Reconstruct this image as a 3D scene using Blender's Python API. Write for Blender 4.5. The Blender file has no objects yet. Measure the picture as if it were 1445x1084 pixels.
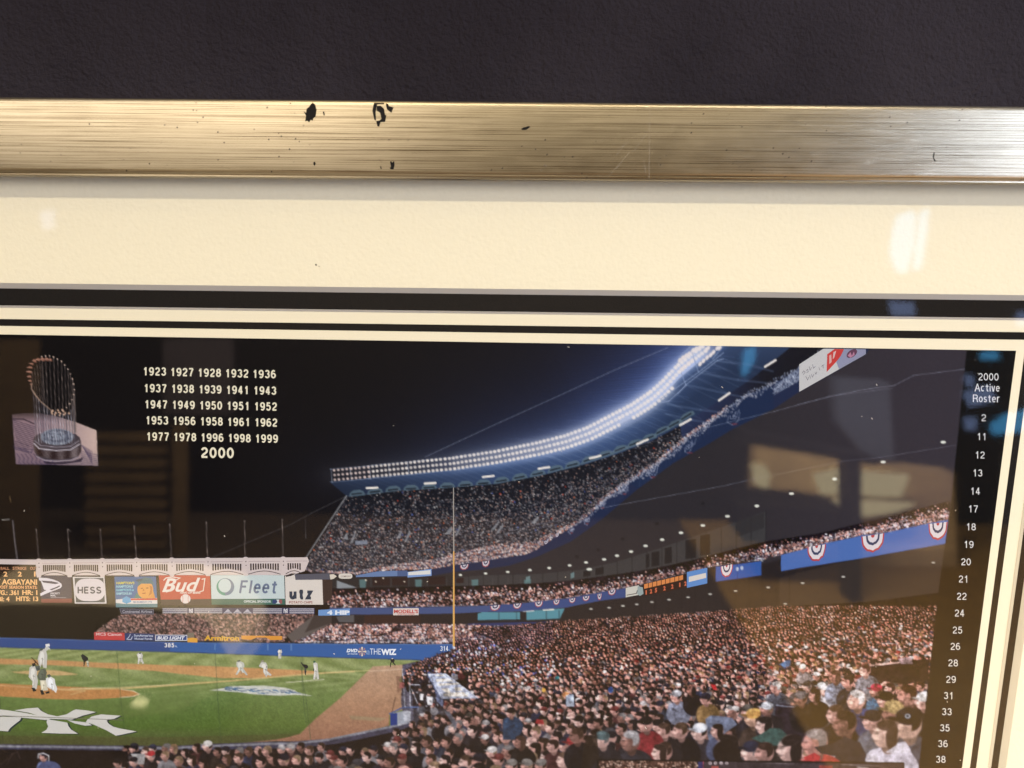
import bpy, math, random
import numpy as np
random.seed(7); rng = np.random.default_rng(11)
S = bpy.context.scene; COL = S.collection

# ------------------------------------------------------------------ camera
F, CX, CY, DIST = 1044.0, 722.5, 542.0, 0.42      # focal length in px of a 1445 px wide frame, centre, metres to the print
PIT, YAW, ROL = [math.radians(a) for a in (9.73033642, 0.66812547, 0.79364802)]
def rot(p, y, r):
    cp, sp, cyw, sy, cr, sr = math.cos(p), math.sin(p), math.cos(y), math.sin(y), math.cos(r), math.sin(r)
    Rx = np.array([[1, 0, 0], [0, cp, -sp], [0, sp, cp]]); Ry = np.array([[cyw, 0, sy], [0, 1, 0], [-sy, 0, cyw]])
    Rz = np.array([[cr, -sr, 0], [sr, cr, 0], [0, 0, 1]])
    return Rz @ Rx @ Ry
CM = rot(PIT, YAW, ROL)
EYE = 1.6                                          # the print plane is y = 0, the lens is EYE above the floor
cam = bpy.data.cameras.new('camera'); co = bpy.data.objects.new('camera', cam); COL.objects.link(co)
cam.sensor_width = 36; cam.lens = 36 * F / 1445; cam.clip_start = 0.01; cam.clip_end = 100
from mathutils import Matrix, Vector
def w3(v): return Vector((v[0], v[2], -v[1]))
r_, u_, b_ = w3(CM[0]), -w3(CM[1]), -w3(CM[2])
m = Matrix(((r_.x, u_.x, b_.x, 0), (r_.y, u_.y, b_.y, -DIST), (r_.z, u_.z, b_.z, EYE), (0, 0, 0, 1)))
co.matrix_world = m; S.camera = co
cam.dof.use_dof = True; cam.dof.focus_distance = 0.436; cam.dof.aperture_fstop = 5.6

# ------------------------------------------------------------------ world, exposure, lamps
W = bpy.data.worlds.new('World'); S.world = W; W.use_nodes = True
bg = W.node_tree.nodes['Background']; bg.inputs[0].default_value = (1.0, 0.90, 0.86, 1); bg.inputs[1].default_value = 0.15
S.view_settings.view_transform = 'Standard'; S.view_settings.look = 'None'; S.view_settings.exposure = -0.12; S.view_settings.gamma = 1
S.view_settings.use_curve_mapping = False
S.cycles.max_bounces = 8; S.cycles.transparent_max_bounces = 16
def area(name, loc, target, sx, sy, power, col, label=None):
    l = bpy.data.lights.new(name, 'AREA'); l.shape = 'RECTANGLE'; l.size = sx; l.size_y = sy; l.energy = power; l.color = col
    o = bpy.data.objects.new(name, l); COL.objects.link(o); o.location = loc
    o.rotation_euler = (Vector(target) - Vector(loc)).to_track_quat('-Z', 'Y').to_euler(); return o
T0 = (0.0, 0.0, EYE)
area('ceiling_spot', (-0.55, -1.50, EYE + 2.58), T0, 0.05, 0.05, 6.5, (1.0, 0.76, 0.36))
area('ceiling_spot', (-0.95, -1.15, EYE + 2.75), T0, 0.06, 0.06, 2.0, (1.0, 0.76, 0.40))
area('soft_fill', (-1.55, -2.5, EYE + 1.10), T0, 2.1, 1.2, 42, (1.0, 0.86, 0.70))  # unseen warm fill, added to lift the shade under the frame
area('window_light', (2.35, -2.2, EYE + 0.35), (0.15, 0, EYE), 0.75, 2.4, 84, (0.66, 0.76, 1.0))
area('side_fill', (3.6, -1.7, EYE + 0.9), (0.1, 0, EYE), 1.0, 1.5, 38, (1.0, 0.89, 0.93))  # unseen fill added from the far right to balance the left
area('back_wash_light', (0.1, -1.5, EYE + 1.7), (0.2, -3.7, EYE - 0.5), 2.2, 0.5, 850, (1.0, 0.84, 0.60))  # unseen lamp added to brighten the boards mirrored in the glass

# ------------------------------------------------------------------ projection helpers
def XY(px, py):                                    # picture-plane coordinates (unit distance) of a point of the art
    px = np.asarray(px, float); py = np.asarray(py, float)
    d = np.stack([(px - CX) / F, (py - CY) / F, np.ones_like(px)], -1) @ CM
    return d[..., 0] / d[..., 2], d[..., 1] / d[..., 2]
def PX(X, Y):
    d = np.stack([X, Y, np.ones_like(X)], -1) @ CM.T
    return CX + F * d[..., 0] / d[..., 2], CY + F * d[..., 1] / d[..., 2]
def P(px, py, y=0.0):
    X, Y = XY(px, py); k = DIST + y
    return (float(X) * k, y, -float(Y) * k)
GLY = -0.0085
def mirror(px, py, dist):                          # where a thing in the room stands to be seen in the glass there
    X, Y = XY(px, py); h = Vector(P(px, py, GLY)) + Vector((0, 0, EYE))
    d = Vector((float(X), -1.0, -float(Y))).normalized()
    return h + d * dist
def lin(c):
    c = np.asarray(c, float) / 255.0
    return np.where(c <= 0.04045, c / 12.92, ((c + 0.055) / 1.055) ** 2.4)
GAIN = np.array([1.58, 1.42, 1.16])                # room light on the print, divided out to get ink reflectance
HAZE = 0.0
def ink(c):
    return np.clip(lin(c) / GAIN, 0.002, 0.9)

# ------------------------------------------------------------------ object helpers
def link(name, me, parent=None, **kw):
    o = bpy.data.objects.new(name, me); COL.objects.link(o)
    if parent: o.parent = parent
    for k, v in kw.items(): o[k] = v
    return o
def mesh(name, verts, faces, mats, parent=None, smooth=False, idx=None, **kw):
    me = bpy.data.meshes.new(name); me.from_pydata([tuple(v) for v in verts], [], faces); me.update()
    for mt in (mats if isinstance(mats, (list, tuple)) else [mats]): me.materials.append(mt)
    if idx is not None: me.polygons.foreach_set('material_index', idx)
    if smooth: me.polygons.foreach_set('use_smooth', [True] * len(me.polygons))
    return link(name, me, parent, **kw)
def nt(name):
    mt = bpy.data.materials.new(name); mt.use_nodes = True; t = mt.node_tree
    return mt, t, t.nodes['Principled BSDF'], t.links.new
def node(t, typ, **kw):
    n = t.nodes.new(typ)
    for k, v in kw.items():
        if k in n.inputs: n.inputs[k].default_value = v
        else: setattr(n, k, v)
    return n

# ------------------------------------------------------------------ materials
def mat_wall():
    mt, t, b, L = nt('charcoal_plaster')
    tc = node(t, 'ShaderNodeTexCoord')
    n1 = node(t, 'ShaderNodeTexNoise', Scale=420.0, Detail=5.0, Roughness=0.62); n2 = node(t, 'ShaderNodeTexNoise', Scale=110.0, Detail=3.0)
    n3 = node(t, 'ShaderNodeTexNoise', Scale=7.0, Detail=3.0)
    for n in (n1, n2, n3): L(tc.outputs['Object'], n.inputs['Vector'])
    ad = node(t, 'ShaderNodeMath', operation='ADD'); L(n1.outputs['Fac'], ad.inputs[0]); L(n2.outputs['Fac'], ad.inputs[1])
    bp = node(t, 'ShaderNodeBump', Strength=0.8, Distance=0.0025); L(ad.outputs[0], bp.inputs['Height']); L(bp.outputs[0], b.inputs['Normal'])
    r = node(t, 'ShaderNodeValToRGB'); r.color_ramp.elements[0].color = (0.0165, 0.0132, 0.0180, 1); r.color_ramp.elements[1].color = (0.026, 0.0215, 0.028, 1)
    r.color_ramp.elements[0].position = 0.38; r.color_ramp.elements[1].position = 0.62
    L(n3.outputs['Fac'], r.inputs[0]); L(r.outputs[0], b.inputs['Base Color'])
    b.inputs['Roughness'].default_value = 0.7; b.inputs['Specular IOR Level'].default_value = 0.15
    return mt
def mat_gold():
    mt, t, b, L = nt('brushed_champagne_leaf')
    uv = node(t, 'ShaderNodeUVMap')
    def streak(sx, sy, det, off=0.0):
        mp = node(t, 'ShaderNodeMapping'); mp.inputs['Scale'].default_value = (sx, sy, 1); mp.inputs['Location'].default_value = (off, off * 1.7, off)
        L(uv.outputs[0], mp.inputs[0]); n = node(t, 'ShaderNodeTexNoise', Scale=1.0, Detail=det, Roughness=0.65); L(mp.outputs[0], n.inputs['Vector']); return n
    a = streak(5, 1700, 4.0); c = streak(11, 4200, 3.0, 3.1); e = streak(60, 120, 4.0, 5.0); g = streak(4, 900, 3.0, 9.0)
    mx = node(t, 'ShaderNodeMath', operation='ADD'); L(a.outputs['Fac'], mx.inputs[0]); L(c.outputs['Fac'], mx.inputs[1])
    # worn dark lines where the brush went through the leaf
    ln = node(t, 'ShaderNodeMapRange'); ln.inputs['From Min'].default_value = 0.80; ln.inputs['From Max'].default_value = 1.06
    L(mx.outputs[0], ln.inputs['Value'])
    g2 = node(t, 'ShaderNodeMapRange'); g2.inputs['From Min'].default_value = 0.26; g2.inputs['From Max'].default_value = 0.40; L(g.outputs['Fac'], g2.inputs['Value'])
    ml = node(t, 'ShaderNodeMath', operation='MULTIPLY'); L(ln.outputs[0], ml.inputs[0]); L(g2.outputs[0], ml.inputs[1])
    ml = node(t, 'ShaderNodeMath', operation='MINIMUM'); L(ln.outputs[0], ml.inputs[0]); L(g2.outputs[0], ml.inputs[1])
    cr = node(t, 'ShaderNodeValToRGB'); el = cr.color_ramp.elements
    el[0].position = 0.0; el[0].color = (0.10, 0.066, 0.032, 1); el[1].position = 1.0; el[1].color = (0.53, 0.475, 0.365, 1)
    k = el.new(0.45); k.color = (0.37, 0.325, 0.235, 1)
    L(ml.outputs[0], cr.inputs[0])
    # pin-prick specks
    mp = node(t, 'ShaderNodeMapping'); mp.inputs['Scale'].default_value = (230, 230, 1); L(uv.outputs[0], mp.inputs[0])
    vo = node(t, 'ShaderNodeTexVoronoi', Scale=1.0); L(mp.outputs[0], vo.inputs['Vector'])
    ms = node(t, 'ShaderNodeMapping'); ms.inputs['Scale'].default_value = (28, 28, 1); L(uv.outputs[0], ms.inputs[0])
    ns = node(t, 'ShaderNodeTexNoise', Scale=1.0, Detail=2.0); L(ms.outputs[0], ns.inputs['Vector'])
    sp = node(t, 'ShaderNodeMapRange'); sp.inputs['From Min'].default_value = 0.07; sp.inputs['From Max'].default_value = 0.12; L(vo.outputs['Distance'], sp.inputs['Value'])
    nz = node(t, 'ShaderNodeMapRange'); nz.inputs['From Min'].default_value = 0.50; nz.inputs['From Max'].default_value = 0.53
    nz.inputs['To Min'].default_value = 1.0; nz.inputs['To Max'].default_value = 0.0; L(ns.outputs['Fac'], nz.inputs['Value'])
    sm = node(t, 'ShaderNodeMath', operation='MAXIMUM'); L(sp.outputs[0], sm.inputs[0]); L(nz.outputs[0], sm.inputs[1])
    mc = node(t, 'ShaderNodeMix', data_type='RGBA'); mc.inputs['A'].default_value = (0.02, 0.013, 0.01, 1)
    L(sm.outputs[0], mc.inputs['Factor']); L(cr.outputs[0], mc.inputs['B']); L(mc.outputs['Result'], b.inputs['Base Color'])
    L(sm.outputs[0], b.inputs['Metallic'])
    rr = node(t, 'ShaderNodeMapRange'); rr.inputs['To Min'].default_value = 0.27; rr.inputs['To Max'].default_value = 0.40; L(e.outputs['Fac'], rr.inputs['Value']); L(rr.outputs[0], b.inputs['Roughness'])
    b.inputs['Anisotropic'].default_value = 0.75; b.inputs['Anisotropic Rotation'].default_value = 0.25
    tg = node(t, 'ShaderNodeTangent', direction_type='UV_MAP'); L(tg.outputs[0], b.inputs['Tangent'])
    sb = node(t, 'ShaderNodeMath', operation='MULTIPLY_ADD'); sb.inputs[1].default_value = 0.6; L(e.outputs['Fac'], sb.inputs[0]); L(mx.outputs[0], sb.inputs[2])
    bp = node(t, 'ShaderNodeBump', Strength=0.16, Distance=0.0003); L(sb.outputs[0], bp.inputs['Height']); L(bp.outputs[0], b.inputs['Normal'])
    return mt
def mat_plain(name, col, rough=0.8, spec=0.3, bump=0.0, bscale=900.0, mott=0.0):
    mt, t, b, L = nt(name); tc = node(t, 'ShaderNodeTexCoord')
    n = node(t, 'ShaderNodeTexNoise', Scale=bscale, Detail=4.0); L(tc.outputs['Object'], n.inputs['Vector'])
    v = node(t, 'ShaderNodeMix', data_type='RGBA'); v.inputs['A'].default_value = (*[c * (1 - mott) for c in col], 1); v.inputs['B'].default_value = (*[min(1, c * (1 + mott)) for c in col], 1)
    L(n.outputs['Fac'], v.inputs['Factor']); L(v.outputs['Result'], b.inputs['Base Color'])
    b.inputs['Roughness'].default_value = rough; b.inputs['Specular IOR Level'].default_value = spec
    if bump:
        bp = node(t, 'ShaderNodeBump', Strength=bump, Distance=0.0005); L(n.outputs['Fac'], bp.inputs['Height']); L(bp.outputs[0], b.inputs['Normal'])
    return mt
def mat_ink():
    mt, t, b, L = nt('printed_ink'); a = node(t, 'ShaderNodeVertexColor', layer_name='ink')
    tc = node(t, 'ShaderNodeTexCoord'); n = node(t, 'ShaderNodeTexNoise', Scale=1800.0, Detail=2.0); L(tc.outputs['Object'], n.inputs['Vector'])
    mr = node(t, 'ShaderNodeMapRange'); mr.inputs['To Min'].default_value = 0.86; mr.inputs['To Max'].default_value = 1.14; L(n.outputs['Fac'], mr.inputs['Value'])
    vm = node(t, 'ShaderNodeVectorMath', operation='SCALE'); L(a.outputs['Color'], vm.inputs[0]); L(mr.outputs[0], vm.inputs['Scale'])
    L(vm.outputs[0], b.inputs['Base Color']); b.inputs['Roughness'].default_value = 0.6; b.inputs['Specular IOR Level'].default_value = 0.04
    return mt
def mat_glass():
    mt = bpy.data.materials.new('picture_glass'); mt.use_nodes = True; t = mt.node_tree; L = t.links.new
    t.nodes.remove(t.nodes['Principled BSDF']); out = t.nodes['Material Output']
    g = node(t, 'ShaderNodeNewGeometry'); dp = node(t, 'ShaderNodeVectorMath', operation='DOT_PRODUCT'); L(g.outputs['Incoming'], dp.inputs[0]); L(g.outputs['Normal'], dp.inputs[1])
    ab = node(t, 'ShaderNodeMath', operation='ABSOLUTE'); L(dp.outputs['Value'], ab.inputs[0])
    om = node(t, 'ShaderNodeMath', operation='SUBTRACT'); om.inputs[0].default_value = 1.0; L(ab.outputs[0], om.inputs[1])
    pw = node(t, 'ShaderNodeMath', operation='POWER'); pw.inputs[1].default_value = 5.0; L(om.outputs[0], pw.inputs[0])
    fr = node(t, 'ShaderNodeMath', operation='MULTIPLY_ADD'); fr.inputs[1].default_value = 0.96; fr.inputs[2].default_value = 0.04; L(pw.outputs[0], fr.inputs[0])
    tr = node(t, 'ShaderNodeBsdfTransparent'); gl = node(t, 'ShaderNodeBsdfGlossy', Roughness=0.03)
    gl.inputs['Color'].default_value = (1, 1, 1, 1); tr.inputs['Color'].default_value = (0.995, 1, 0.995, 1)
    mx = node(t, 'ShaderNodeMixShader'); L(fr.outputs[0], mx.inputs[0]); L(tr.outputs[0], mx.inputs[1]); L(gl.outputs[0], mx.inputs[2]); L(mx.outputs[0], out.inputs['Surface'])
    return mt
M_WALL, M_GOLD, M_INK, M_GLASS = mat_wall(), mat_gold(), mat_ink(), mat_glass()
M_MAT = mat_plain('cream_mat_board', (0.735, 0.695, 0.565), 0.9, 0.1, 0.45, 420.0, 0.035)
M_CORE = mat_plain('mat_board_core', (0.72, 0.70, 0.66), 0.9, 0.1, 0.2, 1500.0, 0.02)
M_BLACK = mat_plain('black_mat_board', (0.010, 0.009, 0.009), 0.95, 0.1, 0.5, 1200.0, 0.3)
M_PAPER = mat_plain('cream_print_paper', (0.715, 0.675, 0.55), 0.7, 0.2, 0.1, 900.0, 0.02)
M_CHIP = mat_plain('bare_black_moulding', (0.006, 0.005, 0.005), 0.7, 0.2, 0.3, 900.0, 0.3)
M_SCR = mat_plain('pale_scratch', (0.42, 0.38, 0.31), 0.4, 0.4)

# ------------------------------------------------------------------ the wall behind the picture
def box(x0, x1, y0, y1, z0, z1):
    v = [(x, y, z) for z in (z0, z1) for y in (y0, y1) for x in (x0, x1)]
    return v, [(0, 2, 3, 1), (4, 5, 7, 6), (0, 1, 5, 4), (2, 6, 7, 3), (0, 4, 6, 2), (1, 3, 7, 5)]
v, f = box(-2.5, 2.5, 0.016, 0.12, 0, 3.4); mesh('wall', v, f, M_WALL, kind='structure')
v, f = box(-3.6, 3.9, -4.0, 0.12, -0.1, 0.0)
mesh('floor', v, f, mat_plain('brown_floor', (0.06, 0.042, 0.03), 0.6), kind='structure')
v, f = box(1.0, 3.9, -4.0, -0.9, 0.0005, 0.006)
mesh('amber_floor_slab', v, f, mat_plain('amber_boards', (0.25, 0.15, 0.05), 0.7, 0.3, 0, 9.0, 0.3), kind='structure')  # slab added to tint the reflection amber at lower right

# ------------------------------------------------------------------ the framed picture
pic = bpy.data.objects.new('framed_picture', None); COL.objects.link(pic); pic.location = (0, 0, EYE)
pic['label'] = 'wide framed stadium photograph behind glass in a brushed champagne gold frame'; pic['category'] = 'picture'
XL, YB = -1.62, 1.02                                # left and bottom of the print beyond the frame, unit-distance coordinates
def line_y(a, b, y):                                # an edge seen through two pixels, as z(x) on the plane at depth y
    A, B = P(*a, y), P(*b, y); s = (B[2] - A[2]) / (B[0] - A[0]); return lambda x: A[2] + s * (x - A[0])
def ring_corners(top, xr, xl, zb):                  # TL, TR, BR, BL
    return [(xl, top(xl)), (xr, top(xr)), (xr, zb), (xl, zb)]
def strip(outer, inner, y0, y1):                    # flat or bevelled ring
    v = [(x, y0, z) for x, z in outer] + [(x, y1, z) for x, z in inner]
    return v, [(i, (i + 1) % 4, 4 + (i + 1) % 4, 4 + i) for i in range(4)]
YF, YM, YK = -0.0165, -0.0042, -0.0013               # frame face, outer mat face, black mat face
k = DIST
# openings
om_top = line_y((0, 399.3), (1445, 416.5), YM); xr_om = P(1419.5, 1084, YM)[0]
bk_top = line_y((0, 431), (1445, 449), YK); xr_bk = P(1398.5, 1084, YK)[0]
zb = -YB * k
om_in = ring_corners(om_top, xr_om, XL * k - 0.012, zb - 0.012)
om_bev = ring_corners(lambda x: om_top(x) - 0.0034, xr_om - 0.0030, XL * k - 0.009, zb - 0.009)
bk_in = ring_corners(bk_top, xr_bk, XL * k - 0.002, zb - 0.002)
bk_bev = ring_corners(lambda x: bk_top(x) - 0.0013, xr_bk - 0.0011, XL * k - 0.001, zb - 0.001)
fr_out_top = line_y((0, 135.9), (1445, 149.3), YF); fr_in_top = line_y((0, 243.5), (1445, 255), YF)
rw = fr_out_top(0) - fr_in_top(0)
xr_in = xr_om + 0.064; xl_in = XL * k - 0.076; zb_in = zb - 0.076
f_in = ring_corners(fr_in_top, xr_in, xl_in, zb_in)
f_out = ring_corners(fr_out_top, xr_in + rw, xl_in - rw, zb_in - rw)
g_out = [(a[0] + (b[0] - a[0]) * 0.22, a[1] + (b[1] - a[1]) * 0.22) for a, b in zip(f_in, f_out)]
def poly_tri(v, f, quadsub=None): return v, f
v, f = strip(g_out, om_in, YM, YM); v2, f2 = strip(om_in, om_bev, YM, YK + 0.0002)
n = len(v); o = mesh('outer_mat', v + v2, f + [tuple(i + n for i in q) for q in f2], [M_MAT, M_CORE], pic, idx=[0] * 4 + [1] * 4)
v, f = strip(g_out, bk_in, YK, YK); v2, f2 = strip(bk_in, bk_bev, YK, -0.0001)
n = len(v); mesh('inner_mat', v + v2, f + [tuple(i + n for i in q) for q in f2], [M_BLACK, M_CORE], pic, idx=[0] * 4 + [1] * 4, label='black inner mat with thin pale bevel')
gx = [c[0] for c in g_out]; gz = [c[1] for c in g_out]
v, f = box(min(gx), max(gx), 0.0012, 0.006, min(gz), max(gz)); mesh('backing_board', v, f, M_BLACK, pic)
v, f = box(min(gx), max(gx), GLY, GLY + 0.002, min(gz), max(gz)); mesh('glass_pane', v, f, M_GLASS, pic)

# rails: profile of (t across, y depth), outer to inner
prof = [(0, 0.012), (0, YF + 0.0040), (0.006, YF + 0.0022), (0.018, YF + 0.0009), (0.04, YF + 0.0002), (0.07, YF), (0.93, YF), (0.965, YF + 0.0003), (0.985, YF + 0.0012),
        (0.990, YF + 0.0024), (1.005, YF + 0.0026), (1.022, YF + 0.0026), (1.032, YF + 0.0034), (1.034, GLY - 0.0002)]
for i in range(4):
    j = (i + 1) % 4; O0, O1, I0, I1 = f_out[i], f_out[j], f_in[i], f_in[j]
    NS = 60; vs = []; uvs = []
    Llen = math.dist(O0, O1)
    for s in range(NS + 1):
        q = s / NS
        for t_, y_ in prof:
            a = (O0[0] + (I0[0] - O0[0]) * t_, O0[1] + (I0[1] - O0[1]) * t_); b = (O1[0] + (I1[0] - O1[0]) * t_, O1[1] + (I1[1] - O1[1]) * t_)
            vs.append((a[0] + (b[0] - a[0]) * q, y_, a[1] + (b[1] - a[1]) * q)); uvs.append((q * Llen + i * 3.3, t_ * rw + i * 0.37))
    n = len(prof); fs = [(s * n + p, s * n + p + 1, (s + 1) * n + p + 1, (s + 1) * n + p) for s in range(NS) for p in range(n - 1)]
    o = mesh('frame_rail', vs, fs, M_GOLD, pic, smooth=False)
    me = o.data; ul = me.uv_layers.new(name='UVMap'); li = np.empty(len(me.loops), int); me.loops.foreach_get('vertex_index', li)
    ul.data.foreach_set('uv', np.array(uvs)[li].ravel())
    sm = np.zeros(len(me.polygons), bool); pidx = np.arange(len(me.polygons)) % (n - 1); sm[(pidx >= 1) & (pidx <= 8)] = True; me.polygons.foreach_set('use_smooth', sm)
    if i == 0: top_rail = o
# chips and scratches on the top rail
def face_poly(name, polys, mt, parent, y):
    vs, fs = [], []
    for pl in polys:
        b = len(vs); vs += [P(x, yy, y) for x, yy in pl]; vs += [(q[0], q[1] + 0.0003, q[2]) for q in vs[b:]]
        n = len(pl); fs.append(tuple(range(b, b + n))); fs += [(b + i, b + (i + 1) % n, b + n + (i + 1) % n, b + n + i) for i in range(n)]
    return mesh(name, vs, fs, mt, parent)
def z7(pts, x0=400, y0=130, s=7.225): return [(x0 + a / s, y0 + b / s) for a, b in pts]
chips = [[z7([(295, 120), (318, 140), (330, 185), (322, 245), (300, 262), (296, 285), (278, 275), (262, 300), (248, 285), (226, 290), (235, 240), (212, 200), (236, 212), (240, 175), (262, 160), (275, 138)])],
         [z7([(925, 118), (1020, 118), (1018, 130), (955, 132), (950, 160), (942, 200), (945, 280), (930, 270), (912, 190)]), z7([(958, 152), (990, 152), (1022, 180), (1030, 232), (1042, 240), (1032, 298), (990, 300), (978, 340), (962, 338), (950, 290), (980, 285), (998, 270), (985, 215), (952, 195)])],
         [z7([(1045, 118), (1068, 125), (1075, 145), (1120, 158), (1108, 180), (1098, 208), (1078, 190), (1058, 175)])],
         [z7([(402, 202), (414, 200), (422, 232), (410, 238)])], [z7([(305, 722), (318, 710), (328, 730), (318, 752), (308, 740)])],
         [z7([(1088, 715), (1100, 708), (1108, 722), (1126, 706), (1130, 745), (1120, 786), (1090, 780), (1085, 770), (1098, 760)])], [z7([(985, 760), (996, 758), (1000, 785), (992, 782)])],
         [z7([(770, 246), (780, 241), (800, 236), (806, 239), (790, 250), (776, 251)], 480, 100, 3.01)],
         [z7([(1066, 345), (1070, 348), (1066, 365), (1075, 380), (1068, 378), (1062, 362)], 960, 100, 2.98)]]
def fat(pl, g=1.13):
    mx_ = sum(q[0] for q in pl) / len(pl); my_ = sum(q[1] for q in pl) / len(pl); return [(mx_ + (q[0] - mx_) * g, my_ + (q[1] - my_) * g) for q in pl]
for c in chips: face_poly('leaf_chip', [fat(q) for q in c], M_CHIP, top_rail, YF - 0.00004)
scr = []
for a in [(1315, 150, 1312, 460), (1115, 290, 1108, 305), (1135, 455, 1230, 345), (1172, 360, 1205, 318), (1245, 345, 1300, 270), (1290, 380, 1300, 440), (1180, 335, 1225, 300), (1405, 250, 1425, 215), (1160, 420, 1190, 402)]:
    x0, y0, x1, y1 = a; (x0, y0), (x1, y1) = z7([(x0, y0), (x1, y1)], 480, 100, 3.01); scr.append([(x0 - .13, y0), (x0 + .13, y0), (x1 + .13, y1), (x1 - .13, y1)])
face_poly('scratch', scr, M_SCR, top_rail, YF - 0.00003)
# specks of dust on the mat
face_poly('mat_speck', [z7([(1338, 822), (1343, 820), (1346, 826), (1341, 828)], 0, 100, 3.01), z7([(1352, 830), (1356, 829), (1357, 833)], 0, 100, 3.01)], M_CHIP, o.parent and [c for c in pic.children if c.name == 'outer_mat'][0], YM - 0.0001)

# the print: paper with a printed keyline
xr_p = P(1357.5, 1084)[0]; Xr = xr_p / k
ztop = line_y((0, 472), (1434, 495), 0.0)
paper_o = ring_corners(lambda x: bk_top(x) + 0.02, xr_bk + 0.02, XL * k - 0.02, zb - 0.02)
pv = [(x, 0.0, z) for x, z in paper_o]
prn = mesh('print', pv, [(0, 1, 2, 3)], M_PAPER, pic, label='wide stadium night photograph print with black keyline and roster strip')
LV = 9e-6
def lvl(n): return -2e-5 - n * LV
kt0 = line_y((0, 449.5), (1434, 468), 0.0); kt1 = line_y((0, 460), (1434, 479.5), 0.0)
ks0, ks1 = P(1377.4, 1084)[0], P(1368.6, 1084)[0]
v, f = strip(ring_corners(lambda x: kt0(x) - 0.0003, ks0, XL * k + 0.004, zb + 0.004), ring_corners(lambda x: kt1(x), ks1, XL * k + 0.008, zb + 0.008), lvl(0), lvl(0))
mesh('keyline', v, f, M_BLACK, prn)
# ------------------------------------------------------------------ the printed photograph: ink laid down on a fine grid
X0, Y0, RW, RH = -230, 462, 1680, 740               # the art in px of the photograph
C = np.zeros((RH, RW, 3)); C[:] = (14, 12, 12); REG = np.zeros((RH, RW), np.uint8)
R_NAMES = ['printed_night_sky', 'printed_upper_deck', 'printed_stand_interior', 'printed_field', 'printed_crowd', 'printed_roster_strip', 'printed_trophy_scene', 'printed_outfield_wall', 'printed_bleachers', 'printed_deck_banner']
def z(x0, y0, s, pts): return [(x0 + a / s, y0 + b / s) for a, b in pts]
def za(p): return z(440, 600, 4.516, p)
def zb_(p): return z(700, 480, 4.516, p)
def zc(p): return z(900, 460, 4.516, p)
def zd(p): return z(1125, 680, 4.516, p)
def ze(p): return z(0, 700, 6.02, p)
def zf(p): return z(220, 740, 5.558, p)
def zg(p): return z(0, 880, 5.3125, p)
def zh(p): return z(220, 880, 5.3154, p)
def zi(p): return z(460, 760, 5.558, p)
def zj(p): return z(460, 900, 5.558, p)
def zk(p): return z(680, 720, 5.558, p)
def zl(p): return z(900, 680, 5.558, p)
def zm(p): return z(1125, 844, 4.516, p)
def zn(p): return z(900, 889, 5.558, p)
def zo(p): return z(680, 889, 5.558, p)
def win(x0, y0, x1, y1):
    a, b = max(0, int(math.floor(x0 - X0))), max(0, int(math.floor(y0 - Y0))); c, d = min(RW, int(math.ceil(x1 - X0)) + 1), min(RH, int(math.ceil(y1 - Y0)) + 1)
    return a, b, c, d
def blend(a, b, c, d, mask, col, al=1.0):
    if c <= a or d <= b: return
    m_ = (mask * al)[..., None]; C[b:d, a:c] = C[b:d, a:c] * (1 - m_) + np.asarray(col, float) * m_
def pmask(pts, ss=3):
    p = np.asarray(pts, float); a, b, c, d = win(p[:, 0].min() - 1, p[:, 1].min() - 1, p[:, 0].max() + 1, p[:, 1].max() + 1)
    if c <= a or d <= b: return a, b, a, b, None
    xs = X0 + a + (np.arange((c - a) * ss) + .5) / ss; ys = Y0 + b + (np.arange((d - b) * ss) + .5) / ss
    m_ = np.zeros((len(ys), len(xs)), bool)
    n = len(p)
    for i in range(n):
        (xa, ya), (xb, yb) = p[i], p[(i + 1) % n]
        if ya == yb: continue
        r = (ys >= min(ya, yb)) & (ys < max(ya, yb))
        xi = xa + (ys[r] - ya) * (xb - xa) / (yb - ya)
        m_[r] ^= xs[None, :] < xi[:, None]
    return a, b, c, d, m_.reshape(d - b, ss, c - a, ss).mean((1, 3))
def poly(pts, col, al=1.0, reg=None, noise=0.0):
    a, b, c, d, m_ = pmask(pts)
    if m_ is None: return
    if noise: col = np.asarray(col, float) + rng.normal(0, noise, (d - b, c - a, 1))
    blend(a, b, c, d, m_, col, al)
    if reg is not None: REG[b:d, a:c][m_ > .5] = reg
def polyfn(pts, fn, reg=None, al=1.0):               # fn(x, y) -> colour array
    a, b, c, d, m_ = pmask(pts)
    yy, xx = np.mgrid[b:d, a:c]; blend(a, b, c, d, m_, fn(xx + X0 + .5, yy + Y0 + .5), al)
    if reg is not None: REG[b:d, a:c][m_ > .5] = reg
def ell(x, y, rx, ry, col, al=1.0, soft=0.7, ang=0.0):
    R = max(rx, ry) + soft + 1; a, b, c, d = win(x - R, y - R, x + R, y + R)
    if c <= a or d <= b: return
    yy, xx = np.mgrid[b:d, a:c]; dx = xx + X0 + .5 - x; dy = yy + Y0 + .5 - y
    if ang: ca, sa = math.cos(ang), math.sin(ang); dx, dy = dx * ca + dy * sa, -dx * sa + dy * ca
    q = np.sqrt((dx / rx) ** 2 + (dy / ry) ** 2); dd = (1 - q) * min(rx, ry)
    blend(a, b, c, d, np.clip(dd / soft + .5, 0, 1), col, al)
def glow(x, y, rx, ry, col, al):
    a, b, c, d = win(x - rx * 2.6, y - ry * 2.6, x + rx * 2.6, y + ry * 2.6)
    if c <= a or d <= b: return
    yy, xx = np.mgrid[b:d, a:c]; q = ((xx + X0 - x) / rx) ** 2 + ((yy + Y0 - y) / ry) ** 2
    blend(a, b, c, d, np.exp(-q), col, al)
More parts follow.
